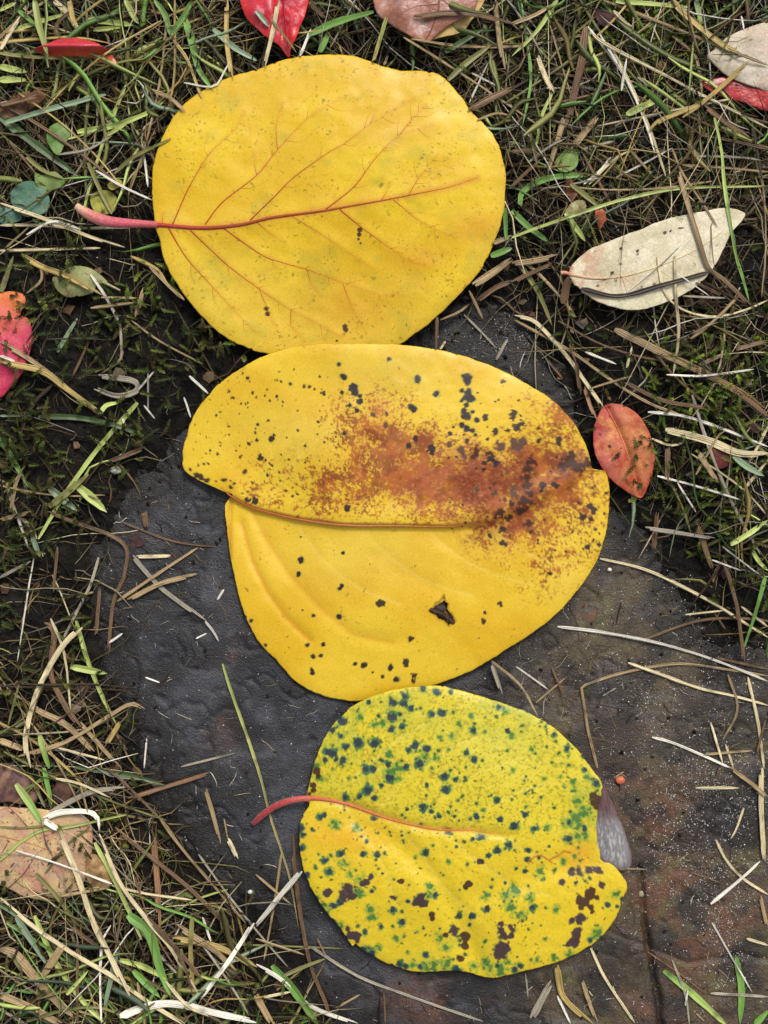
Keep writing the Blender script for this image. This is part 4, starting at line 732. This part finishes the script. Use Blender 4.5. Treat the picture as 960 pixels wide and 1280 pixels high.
for lab, q, c0, c1, l in (
  ('pointed mid green leaflet with a brown spot in the grass', '58 170,63 158,74 152,84 158,88 168,80 182,72 193,63 184', (84, 124, 52), (112, 142, 76), 4),
  ('rounded blue-green leaflet beside a green leaflet', '12 245,22 230,38 226,54 234,62 248,58 264,40 271,22 265', (72, 112, 88), (96, 130, 110), 3),
  ('small blue-green leaflet overlapping the rounded one', '-8 262,8 257,22 264,27 272,20 278,2 279', (78, 118, 96), (98, 132, 112), 3),
  ('lobed light green leaflet above the rounded blue-green one', '43 215,53 219,66 214,76 219,81 228,72 236,55 238,45 229', (96, 128, 58), (126, 148, 78), 4),
  ('yellow-green round leaflet beside the pink stalk', '113 246,124 238,138 239,147 249,143 264,126 268,115 260', (158, 156, 58), (132, 134, 52), 3),
  ('tiny yellow-green leaflet beside an olive stem', '134 231,142 225,151 225,152 232,140 238', (168, 160, 70), (150, 140, 60), 5),
  ('small folded green leaflet in the moss', '694 204,704 190,716 185,722 196,719 210,704 215', (104, 136, 60), (136, 156, 86), 3)):
    small_leaf('leaflet', lab, tr(q), grad(c0, c1, (120, 110, 70), sc=9, seed=385 + l, amt=0.4), M_leafdry, 0.3, l * 0.7, NA=120, NR=24, thick=0.00025, roll=0.15, wav=2.5, tilt=(0.4, 0.6), cat='leaflet', land='the ' + ' '.join(lab.split()[:3]) if 'rounded' in lab else None)
for lab, q, c0, c1, l in (
  ('small reddish brown scrap beside a pale green scrap', '706 231,713 226,722 239,716 252,707 246', (132, 84, 56), (104, 64, 46), 1.5),
  ('pale green dried scrap beside a green stem', '707 260,720 250,731 252,730 266,720 275,709 271', (156, 150, 100), (130, 118, 78), 1.5),
  ('tiny orange scrap near the cream oval leaf', '745 267,753 262,757 276,751 286,746 279', (176, 100, 64), (150, 78, 48), 2),
  ('dark red scrap lying on moss and straw', '889 561,904 560,920 565,916 577,898 585,890 575', (122, 58, 48), (92, 42, 38), 3),
  ('square dark brown flake on the stone', '156 672,172 665,181 676,178 684,162 689,158 682', (72, 54, 52), (88, 64, 58), 0.3),
  ('ragged brown flake beside the rust-blotched leaf', '724 768,731 756,738 762,744 758,742 772,736 784,726 781', (112, 80, 60), (90, 82, 74), 0.4),
  ('curled purple-brown scrap in the moss', '744 20,754 13,768 17,767 26,756 32', (96, 66, 64), (76, 52, 52), 2),
  ('broad brown dead leaf piece under grass blades', '-4 140,18 119,40 112,55 119,44 134,16 150', (122, 86, 56), (92, 62, 42), 2),
  ('brown shrivelled scrap at the foot of a straw', '66 985,80 976,92 990,84 1004,70 1000', (110, 78, 60), (84, 60, 50), 1.5)):
    small_leaf('leaf_scrap', lab, tr(q), grad(c0, c1, sc=6, seed=395, speck=(60, 44, 36)), M_leafdry, 0.2, l * 0.6, NA=110, NR=18, cat='leaf scrap', wav=4.0, thick=0.00022, roll=0.1, ragged=9, tilt=(0.5, -0.4))

# pebbles
import bmesh
def pebble(px, py, r, colr, label, flat=0.7, seed=1):
    bm = bmesh.new(); bmesh.ops.create_icosphere(bm, subdivisions=3, radius=1)
    X = np.array([v.co[:] for v in bm.verts]); F = np.array([[v.index for v in f.verts] for f in bm.faces]); bm.free()
    X = X * (0.78 + 0.5 * fbm(X[:, 0] * 1.5 + seed, X[:, 1] * 1.5 + X[:, 2], 401, 2))[:, None] * [1, 0.85, flat] * r * S
    z = samp(HM, px, py); V = X + world_of(np.array([px]), np.array([py]), np.array([z + r * S * flat * 0.5]))
    o = put('pebble', V, F, M_grain, np.broadcast_to(lin(*colr), X.shape)); tag(o, label, 'pebble'); stamp(np.array([px]), np.array([py]), z + r * S * flat, 2)
pebble(144.5, 588, 6.5, (168, 166, 156), 'round pale grey pebble where soil meets stone', 0.8, 3)
pebble(775, 975, 5.5, (190, 98, 66), 'tiny orange pebble on the stone beside the grey folded tip', 0.7, 5)
pebble(762, 712, 2.6, (216, 212, 204), 'tiny white pebble beside a long curved straw', 0.8, 7)
pebble(313, 1115, 3.0, (206, 204, 198), 'tiny white pebble on dark stone near chaff', 0.8, 9)
pebble(802, 1117, 5.0, (140, 132, 104), 'flat olive pebble beside the crack in the stone', 0.5, 11)
LAND += [('the orange pebble', [(775, 975)]), ('the grey pebble', [(144, 588)])]

# ------------------------------------------------------------------ straws, stems and grass blades that can be told apart
# crop code : x y,x y,... : width in pixels : colour letter(s)
STRAWS = '''
00:0 845,180 845,280 855,500 852:5:p
00:0 765,150 815,330 885,465 930:6:p
00:0 940,200 935,375 930:5:p
00:20 460,200 405,395 355:8:B
00:290 495,430 470,560 420,620 375:8:L
00:395 510,440 485,480 458:6:L
00:655 0,655 250,640 370,620 430:4:y
00:690 60,720 160,745 260,800 340:10:G
00:650 150,700 220,735 310,755 365:5:y
00:570 340,640 370,695 420:6:t
00:850 0,850 150,870 295:7:y
00:325 75,420 85,500 95:10:L
00:350 112,450 103:6:L
00:505 215,545 190,585 165:14:L
00:0 190,40 120,80 60:6:p
00:60 110,170 75,240 55:7:L
00:130 0,150 110,180 210:9:Lo
00:200 0,260 60,300 130:8:p
00:210 150,215 90,270 40:6:b
00:0 200,130 215,340 220:6:o
00:0 250,50 262,100 270:10:L
00:0 300,95 300:10:L
00:0 440,150 555,300 665:12:D
00:35 530,130 645:5:b
00:330 610,370 700,420 800:7:o
00:360 640,460 700,570 750:4:w
00:540 585,555 700:4:w
00:430 650,500 590,640 520:5:o
00:480 270,540 330,520 385,460 380:1.6:w
00:690 310,800 325,840 270,862 230:3:w
00:800 110,880 180,960 225:9:B
00:260 0,270 60,285 110:7:y
00:320 0,325 60,330 150:4:o
00:0 395,60 380,140 360:7:b
00:470 0,500 60,520 90:9:L
00:580 0,620 60,640 140:8:G
00:640 130,690 60,720 0:8:G
00:70 40,130 90:8:G
00:0 40,60 10:5:L
00:100 880,200 830,300 860:4:w
00:20 930,110 850:4:t
00:100 590,160 640,240 670:6:o
00:220 580,330 560,420 510:4:g
01:85 0,60 130,30 250:6:p
01:0 40,50 100:8:B
01:55 70,110 140,150 195:4:o
01:165 210,205 110:5:w
01:240 195,275 120:8:G
01:200 130,300 85,440 45:10:G
01:440 230,465 150,490 65:6:yL
01:592 65,720 50,850 60,960 95:8:b
01:895 0,910 130,930 260:7:t
01:710 195,850 110:8:D
01:720 300,790 235,880 170:9:o
01:810 275,900 320:3:w
01:800 385,870 235:3:w
01:800 415,870 375,960 330:10:b
01:830 450,900 425,960 435:4:t
01:885 915,960 885:6:t
01:880 960,960 930:10:G
01:935 780,938 900:6:G
01:480 245,495 205:4:t
01:200 0,230 40,260 70:6:b
02:390 5,520 15,660 28:8:L
02:690 0,710 95:10:BL
02:600 0,640 50,760 150,860 210:10:y
02:340 0,560 85,760 165,960 245:5:t
02:285 100,360 200,430 300,500 460,535 570:4:w
02:330 130,390 230,420 280:4:w
02:300 125,350 165,560 275,720 360,900 450,960 480:5:p
02:30 0,50 120,70 300,40 470:5:G
02:170 0,90 120,0 210:6:L
02:150 350,110 440,90 550:5:L
02:275 100,262 230,225 400,200 480:12:rb
02:200 430,170 530,130 650:8:t
02:95 210,120 280,155 350:8:p
02:430 430,490 400,550 375:10:L
02:0 90,80 60,150 20:7:t
02:520 490,560 450,700 390,790 320,890 230:7:y
02:640 440,700 400,760 350:4:y
02:600 135,680 200,705 280,712 350:5:t
02:220 690,270 730,320 770:8:o
02:200 800,240 855,275 905:8:L
02:0 790,60 850,140 910:10:G
02:30 780,40 720,130 670,290 655:10:G
02:270 690,330 640,370 590:4:w
02:290 690,380 600,440 565:4:p
02:300 700,350 650,410 575:3:t
02:390 665,500 610,600 555:3:w
02:440 560,540 670:4:t
02:265 560,320 545,380 530:5:g
02:905 480,925 600,940 680:5:d
02:720 400,800 460,890 520:8:b
02:640 620,800 630,960 645:4:t
02:700 505,830 530,960 560:5:b
02:680 585,850 590,930 600:4:g
02:0 890,250 800,450 740,650 705,950 698:5:L
02:600 555,640 650,720 770,770 850:4:t
02:225 560,280 490,320 440:9:t
02:0 700,60 640,110 600:6:b
02:60 610,140 550,200 520:4:g
02:380 40,420 80,450 100:5:p
02:410 340,430 220:4:w
02:470 290,530 330:5:g
02:880 0,890 90:5:b
02:860 60,870 110:3:w
02:0 570,60 565,100 580:7:b
02:70 500,95 620:5:o
10:0 325,100 380,220 470,370 600:7:t
10:0 400,150 430,260 505,375 590:8:y
10:0 375,55 395:5:w
10:340 70,400 160,445 250,455 330,450 390,380 440:5:wr
10:370 450,500 468,515 505,440 525,355 495:8:g
10:520 500,580 430:3:w
10:215 360,250 300,290 235:6:B
10:375 590,400 560,445 550:7:L
10:0 675,45 755,105 865:9:G
10:270 455,320 350,355 265:4:b
10:490 240,600 320,760 405:3:t
10:80 0,160 40,260 80,380 150:8:y
10:340 195,500 175:5:t
10:380 155,510 158:4:t
10:510 230,540 120:7:t
10:710 450,780 515:5:w
10:690 530,715 605:4:w
10:490 0,590 50,630 110,690 160:5:y
10:560 40,650 130,690 165:5:t
10:185 870,240 915,290 955:12:B
10:275 850,340 905,400 960:14:L
10:185 940,260 880,330 820:10:o
10:410 770,480 745,545 720:8:b
10:40 960,60 850,95 790:6:t
10:80 660,120 560,200 480:7:d
10:5 135,50 0:8:o
10:150 30,155 90,100 140:4:t
10:555 440,555 580:3:g
10:460 610,470 640:4:w
10:0 600,75 600:4:B
10:540 560,580 610:3:w
11:815 110,880 70,960 12:10:t
11:830 170,900 120,960 95:8:b
11:680 230,675 350:5:b
11:800 130,850 235:5:t
11:900 390,945 310:5:g
11:690 350,710 320:4:p
11:780 220,840 280,900 345:4:g
11:690 240,760 210,800 180:4:t
12:190 178,200 120,212 78:12:b
12:545 0,570 130,640 200,760 228,880 200,960 165:4:p
12:260 122,400 150,560 110,740 60:7.5:d
12:610 0,615 160,625 300,605 440:5:p
12:30 30,100 140,150 260:7:o
12:670 310,760 240,850 150:5:t
12:510 330,600 440,720 550,840 660:4:b
12:385 275,560 365,740 450,860 520,960 600:11:tr
12:10 240,200 345,350 450,500 545,640 600:5:t
12:10 225,90 250,200 370,280 480,340 565:6:p
12:270 490,290 555,315 615:6:r
12:300 495,380 470,450 450:4:t
12:575 650,730 690,850 735,960 740:11:p
12:510 585,640 600,780 645,960 715:5:w
12:525 685,590 710,640 700,645 680:4:p
12:545 825,680 860,860 915:4:w
12:870 875,960 765:5:p
12:830 750,880 790,945 825:9:B
12:275 360,390 405:4:w
12:580 445,700 450,800 440,905 425:4:w
12:690 820,770 680,800 655:4:t
12:585 720,580 850:8:b
12:240 400,255 520:6:b
12:125 380,190 460:5:b
12:215 330,240 400:4:r
12:700 740,770 850:8:t
12:840 0,890 170:5:G
12:620 850,690 960:3:w
12:720 570,560 540,420 470:6:b
12:0 30,80 20,170 0:8:t
12:0 100,60 70,150 30:7:b
12:640 150,800 158:4:g
12:620 65,740 150:2:w
12:690 100,780 145:5:b
12:700 410,790 370:6:t
12:430 420,450 340:4:p
12:840 350,950 320:7:b
20:180 0,300 45,420 90,475 140,465 240,425 340,405 540:5.5:b
20:460 40,600 95,700 120,800 130:4:b
20:510 168,640 165:6:p
20:495 165,600 280,770 410:7:g
20:770 410,800 450,820 485:4:w
20:440 335,580 240,740 135:5:t
20:480 330,600 270,740 235:7:t
20:370 170,340 270,300 350,235 480:5:g
20:165 420,205 450,190 600,240 720,300 810:8:b
20:190 400,240 530,265 740:4:p
20:265 580,400 605:10:L
20:135 130,105 300,65 560:2.5:w
20:60 0,105 130:4:w
20:0 245,115 185:5:g
20:130 740,250 800,350 900:8:t
20:0 855,90 890:9:t
20:200 880,390 930:4:p
20:300 790,450 960:6:t
20:70 920,250 860,400 770,490 720,540 740:6:t
20:305 430,230 510,150 650,105 790,95 880,110 960:8:p
20:150 840,165 900,185 960:9:LG
20:835 570,860 650,960 940,990 1045,1020 1160,1055 1270,1090 1390,1120 1560:4.6:Lt
20:680 955,880 905:4:g
20:545 620,600 640:3:w
20:735 475,775 455:3:w
20:815 330,840 290:4:w
20:540 0,550 60:9:b
20:550 850,540 960:3:w
20:400 870,450 790:8:y
20:720 780,660 755:2:g
20:640 590,600 640:3:d
20:360 460,375 280:6:b
20:410 490,460 455:4:w
20:215 130,200 300:5:b
20:120 90,150 170:7:B
20:0 30,120 0:6:t
20:0 190,30 130:5:b
20:70 650,30 800:4:o
20:350 300,290 320:3:t
21:882 562,920 682:6:g
21:885 560,990 650,1055 762:4:t
21:975 580,1095 665:3:w
21:1050 715,1160 622:3:t
21:1110 585,1155 690:4:b
22:330 175,480 210,600 260,760 345,880 420,960 470:5:p
22:320 960,285 820,264 680,261 662,263 654,275 649,390 610,530 580,650 570,800 590,960 615:5:t
22:435 565,560 610,700 660,830 690,960 725:5:p
22:170 430,330 450,520 485,700 535,850 590,960 635:5:w
22:525 845,600 865,720 915,820 960:5:w
22:860 355,960 430:4:p
22:950 240,915 370,870 510:6:G
22:820 122,890 80,960 30:9:L
22:900 140,925 185,960 220:7:L
22:790 165,830 300,850 400,870 560:6:b
22:690 40,720 120,750 210:9:b
22:530 140,545 0:7:b
22:500 60,600 75,760 100:6:g
22:650 385,790 370:3:p
22:885 620,920 780,945 960:5:p
22:810 610,845 740,790 855:4:t
22:745 790,790 940:4:p
22:800 870,830 960:4:p
22:790 130,940 245:3:w
22:750 180,860 220:3:w
22:760 545,960 590:5:b
22:920 900,950 780:4:b
22:720 910,900 895:4:t
22:760 380,800 440:3:b
22:340 690,390 660:3:g
30:0 680,60 700,150 800,270 930:13:t
30:0 850,120 900,230 960:10:t
30:60 560,100 620,170 730:9:B
30:160 780,200 720,240 660:10:t
30:480 550,560 620,600 750,640 860:14:G
30:450 720,540 745,620 790:10:L
30:440 690,410 820,390 900:8:B
30:500 760,600 860:10:G
30:575 260,590 430,595 600:9:r
30:430 225,560 330,720 460,880 620:6:b
30:600 190,680 300,790 430,920 580:5:t
30:420 440,540 470,720 495:4:p
30:480 115,640 65,785 20:6:r
30:770 80,800 180,825 285:6:t
30:840 190,855 270:3:t
30:855 265,890 340:6:p
30:650 640,780 660,880 700,960 750:9:y
30:660 590,800 680,880 760:8:t
30:800 815,960 805:7:o
30:100 950,250 905,380 900,500 950:5:o
30:720 560,715 700,730 880:7:oy
30:380 660,375 800,380 960:4:w
30:380 650,415 590:3:w
30:455 540,430 700:4:b
30:290 650,290 960:5:b
30:135 395,220 490,290 590:7:o
30:0 345,80 275,165 230,260 220,470 175:5:L
30:170 395,260 280,340 220:4:o
30:60 310,220 360,420 435:4:w
30:0 490,120 590,280 700,420 780,560 880,690 960:6:p
30:370 250,450 430,560 580,650 690,740 850:6:p
30:215 225,290 400,350 580,420 720,490 875:8:p
30:190 165,340 90,470 75:7:g
30:165 190,230 165,350 170,370 235:8:w
30:165 195,215 230:8:w
30:60 60,110 130,155 205:10:LG
30:165 0,180 70,195 140:8:G
30:110 20,170 150:6:o
30:950 580,860 720,750 865:7:w
30:450 930,620 885,800 920,960 955:12:w
30:230 480,400 450:5:t
30:0 220,80 225,180 215:4:o
30:300 60,330 170:4:t
30:550 560,700 720,760 800:6:b
30:620 620,690 740,720 840:5:b
30:760 560,790 650:4:w
30:840 590,870 660:4:p
30:520 480,530 420:3:b
30:80 760,40 690:6:o
30:250 850,330 760:6:L
30:620 800,700 890,780 930:5:p
30:210 40,300 60,410 110:4:p
30:400 0,470 60,600 190:5:b
31:135 250,150 420,175 600,205 740,260 880,280 960:6:b
31:95 320,70 500,30 720:4:t
31:170 385,90 480,0 590:8:w
31:205 670,380 780,560 850,760 920,850 950:5:g
31:0 640,60 660,180 700:5:t
31:0 740,90 790,200 890,380 960:6:w
31:60 740,140 830,230 960:11:G
31:100 780,170 750,260 715:6:o
31:0 400,70 460,130 510:4:t
31:30 860,130 840:5:p
31:300 900,390 850:4:t
31:0 850,60 960:9:t
31:480 840,485 960:3:b
31:230 640,260 700:3:b
32:-15 165,25 250,70 330:0.1:b
32:75 940,110 870,150 800:10:g
32:165 740,195 860,300 960:9:y
32:295 675,350 790,460 955:5:p
32:265 800,290 880,320 960:6:t
32:170 855,220 960:4:w
32:50 770,60 860:3:g
32:570 760,680 850,800 960:10:GL
32:840 710,860 830,855 960:10:G
32:910 960,960 910:10:G
32:935 0,935 180,945 345:8:p
32:690 75,850 75:5:p
32:820 0,900 60,960 110:6:t
32:765 270,800 340,860 410,960 475:5:p
32:745 510,860 415,930 350:5:w
32:880 640,960 665:5:p
32:750 580,830 720,900 840:3:w
32:600 720,650 850,665 960:4:g
32:745 845,960 858:5:g
32:510 690,640 780,740 860:2:r
32:870 150,840 230,820 265:4:p
32:430 378,500 380:3:t
32:670 390,790 435:3:b
32:930 480,955 590:6:t
32:650 890,660 830:3:w
32:690 920,720 950:3:t
'''
CW = {'p': 'pale cream', 'w': 'bleached white', 't': 'tan', 'b': 'brown', 'd': 'dark brown', 'g': 'grey', 'y': 'golden', 'o': 'olive', 'r': 'rusty', 'G': 'green', 'L': 'yellow-green', 'B': 'grey-green', 'D': 'dark green'}
def drape(h, r, it=30):
    z0 = h + r; z = z0.copy()
    for _ in range(it):
        s = z.copy(); s[1:-1] = (z[:-2] + z[2:]) / 2; s[0] = z[0] * 0.5 + z[1] * 0.5; s[-1] = z[-1] * 0.5 + z[-2] * 0.5
        z = np.maximum(z0, s)
    return z
LABS = {}
prs = np.random.default_rng(99)
def lay(path, w, key, idx, label=None, n=None):
    w = w * 0.83
    L = np.hypot(*np.diff(np.array(path), axis=0).T).sum()
    n = n or int(np.clip(L / 7, 8, 60)); P = catmull(path, n); px, py = P[:, 0], P[:, 1]
    green = key[0] in 'GLBDo'; broad = w >= 8.5
    flat = 0.16 if (green and w > 5) else (0.28 if broad else 0.7)
    rm = w / 2 * S; th = rm * flat
    u, v = px.copy(), py.copy()
    for _ in range(3):
        z = drape(samp(HM, u, v), th + 0.05 * MM); k = 1 - z / H; u = 480 + (px - 480) * k; v = 640 + (py - 640) * k
    stamp(u, v, z + th, 1)
    px = px + 0.8 * (fbm(px / 9, py / 9, 411 + idx % 7) - 0.5); W0 = world_of(px, py, z)
    t = np.linspace(0, 1, n)
    grass = green and w > 3.5
    ns = 1 if grass or w < 4.5 or key[0] == 'd' else 2
    if grass: pr = np.interp(t, [0, 0.1, 0.5, 0.85, 1], [0.75, 0.95, 1, 0.7, 0.12 if idx % 3 else 0.6])
    else: pr = np.interp(t, [0, 0.04, 0.5, 0.94, 1], [0.6, 1, 0.92, 0.8, 0.35])
    T2 = np.gradient(W0, axis=0); T2[:, 2] = 0; T2 /= np.linalg.norm(T2, axis=1, keepdims=True) + 1e-12
    side = np.stack([T2[:, 1], -T2[:, 0], 0 * t], -1)
    Ws, Rs = [], []
    for k in range(ns):
        a0, a1 = (0, 1) if ns == 1 or k == 0 else (prs.uniform(0, 0.12), 1 - prs.uniform(0, 0.2))
        s = np.linspace(a0, a1, n)
        off = (((k - 0.5) * rm * 0.8 if not broad else (0, rm * 0.85 * (1 if idx % 2 else -1))[k]) if ns > 1 else 0) * (0.75 + 0.6 * vnoise(s * L / 40, np.full(n, idx + k * 3.3), 441))
        Wk = np.stack([np.interp(s, t, W0[:, d]) for d in range(3)], -1) + np.stack([np.interp(s, t, side[:, d]) for d in range(3)], -1) * (off * np.ones(n))[:, None]
        Wk[:, 2] += th * (0.35 * (k % 2) + 0.3 * (vnoise(s * L / 30, np.full(n, idx * 1.3 + k), 443) - 0.5))
        prk = np.interp(s, t, pr) * (1 + 0.4 * (vnoise(s * L / 16, np.full(n, idx * 3.1 + k), 421) - 0.5))
        prk[0] *= 0.8; prk[-1] *= 0.6
        Rk = rm * prk * (1.0 if ns == 1 else 0.66 if not broad else (0.95, 0.26)[k])
        Ws.append(np.concatenate([Wk[:1] - (Wk[1:2] - Wk[:1]) * 0.05, Wk, Wk[-1:] + (Wk[-1:] - Wk[-2:-1]) * 0.12])); Rs.append(np.concatenate([Rk[:1] * 0.03, Rk, Rk[-1:] * 0.03]))
    W3 = np.array(Ws); R = np.array(Rs); bp = broad and not grass; sides = 10 if bp else 6
    tw = np.stack([0.5 * (vnoise(np.linspace(0, 1, n + 2) * L / 45, np.full(n + 2, idx * 1.7 + k), 425) - 0.5) * (2.4 if flat > 0.2 else 1.2) + 0.4 * (k % 2) for k in range(ns)])
    V, F = tubes(W3, R, sides, 0.35 if grass else (0.3 if broad else 0.65), tw, BLADEP if grass else BROADP if bp else STRAWP)
    tt = np.concatenate([[0], t, [1]]); a = PALL[key[0]]; b = PALL[key[-1]]; call = []
    for k in range(ns):
        c = a[None] * (1 - tt[:, None]) + b[None] * tt[:, None]
        nn = vnoise(tt * L / 22, np.full(n + 2, idx * 2.3 + k * 0.4), 431)[:, None]
        c = c * (0.84 + 0.55 * nn) * prs.uniform(0.82, 1.18)
        c = c * np.where(vnoise(tt * L / 9, np.full(n + 2, idx * 5.3 + k), 433)[:, None] > 0.84, 0.55, 1.0)
        call.append(np.repeat(c, sides, 0))
    c = np.vstack(call); st = tube_st(ns, n + 2, sides, W3); st[:, 2] += idx * 7.7
    name, cat, noun = ('grass_shoot', 'grass', 'grass blade') if grass else (('twig', 'twig', 'stick') if key[0] in 'dr' and w > 5 else ('dry_straw', 'straw', 'straw'))
    if key[0] in 'o' and w <= 5: name, cat, noun = 'grass_shoot', 'grass', 'grass stem'
    o = put(name, V, F, M_grass if green else M_straw, c, st, smooth=False)
    ch = math.hypot(path[-1][0] - path[0][0], path[-1][1] - path[0][1]) / L
    words = [('hair-thin' if w < 3.2 else 'thin' if w < 5.5 else 'stout' if w < 8.5 else 'broad'), CW[key[0]], noun]
    if L < 50: words.insert(0, 'short')
    elif L > 150: words.insert(0, 'long')
    words.insert(len(words) - 2, 'straight' if ch > 0.992 else 'curved' if ch > 0.93 else 'bent')
    ds = []
    for ph, pts in LAND:
        pts = np.array(pts); ds.append((np.hypot(P[:, 0][:, None] - pts[None, :, 0], P[:, 1][:, None] - pts[None, :, 1]).min(), ph))
    ds.sort(); where = 'on the stone' if samp(SD, u, v).mean() < 0 else 'in the thatch'
    lab = ' '.join(words) + ' ' + where + ', nearest ' + ds[0][1]
    tag(o, label or lab, cat, {'grass_shoot': 'green grass blades', 'twig': 'twigs', 'dry_straw': 'dry straws'}[name])
    if not label: LABS.setdefault(lab, []).append((o, ' '.join(words) + ' between ' + ds[0][1] + ' and ' + ds[1][1]))
    return o
# straws of the thatch that lie loose on top, below the ones traced from the photograph
rr = np.random.default_rng(501)
cc = scatter(150, lambda u, v: lit(u, v) * (0.05 + br(u, v)) * ((u > -20) & (u < 980) & (v > -20) & (v < 1300)), 503)
for i, (cx, cy) in enumerate(cc):
    L = rr.uniform(80, 240); a = rr.uniform(0, 3.14) if cy < 600 else rr.normal(0.75, 0.5); d = rr.normal(0, 0.12)
    key = rr.choice(list('ptbbgytoLGDL')) if (cx < 420) else rr.choice(list('ptbbgytbdgoo'))
    q = [(cx + math.cos(a + d * s) * s * L / 2, cy + math.sin(a + d * s) * s * L / 2 + 6 * d * s * s) for s in (-1, -0.3, 0.4, 1)]
    qa = np.array(q)
    if (samp(LZ, qa[:, 0], qa[:, 1]) < 1).any() or any(inside(np.array([x]), np.array([y]), np.array(o))[0] for x, y in q for _, o in LAND if len(o) > 4): continue
    lay(q, rr.uniform(2.2, 5.5) if key not in 'GLD' else rr.uniform(5, 10), key, 700 + i)
for i, line in enumerate(s for s in STRAWS.strip().splitlines()):
    tile, pts, w, key = line.split(':')
    if float(w) < 1: continue
    lay(tr(pts, 320 * int(tile[1]), 320 * int(tile[0]), 3.0), float(w), key, i)
# the jointed stalk over the cream oval leaf
lay([(848, 215), (862, 263), (880, 320), (887, 337), (905, 350), (937, 382)], 7.5, 'tb', 901, 'jointed tan and brown stalk crossing the cream oval leaf')
lay([(893, 147), (902, 190), (906, 235), (920, 320), (930, 352)], 5, 'LG', 902, 'long bright green blade crossing the tip of the cream oval leaf')
for lab, os_ in LABS.items():
    if len(os_) > 1:
        for o, alt in os_: o['label'] = alt if len(alt.replace('-', ' ').split()) <= 16 else alt.replace('the ', '')
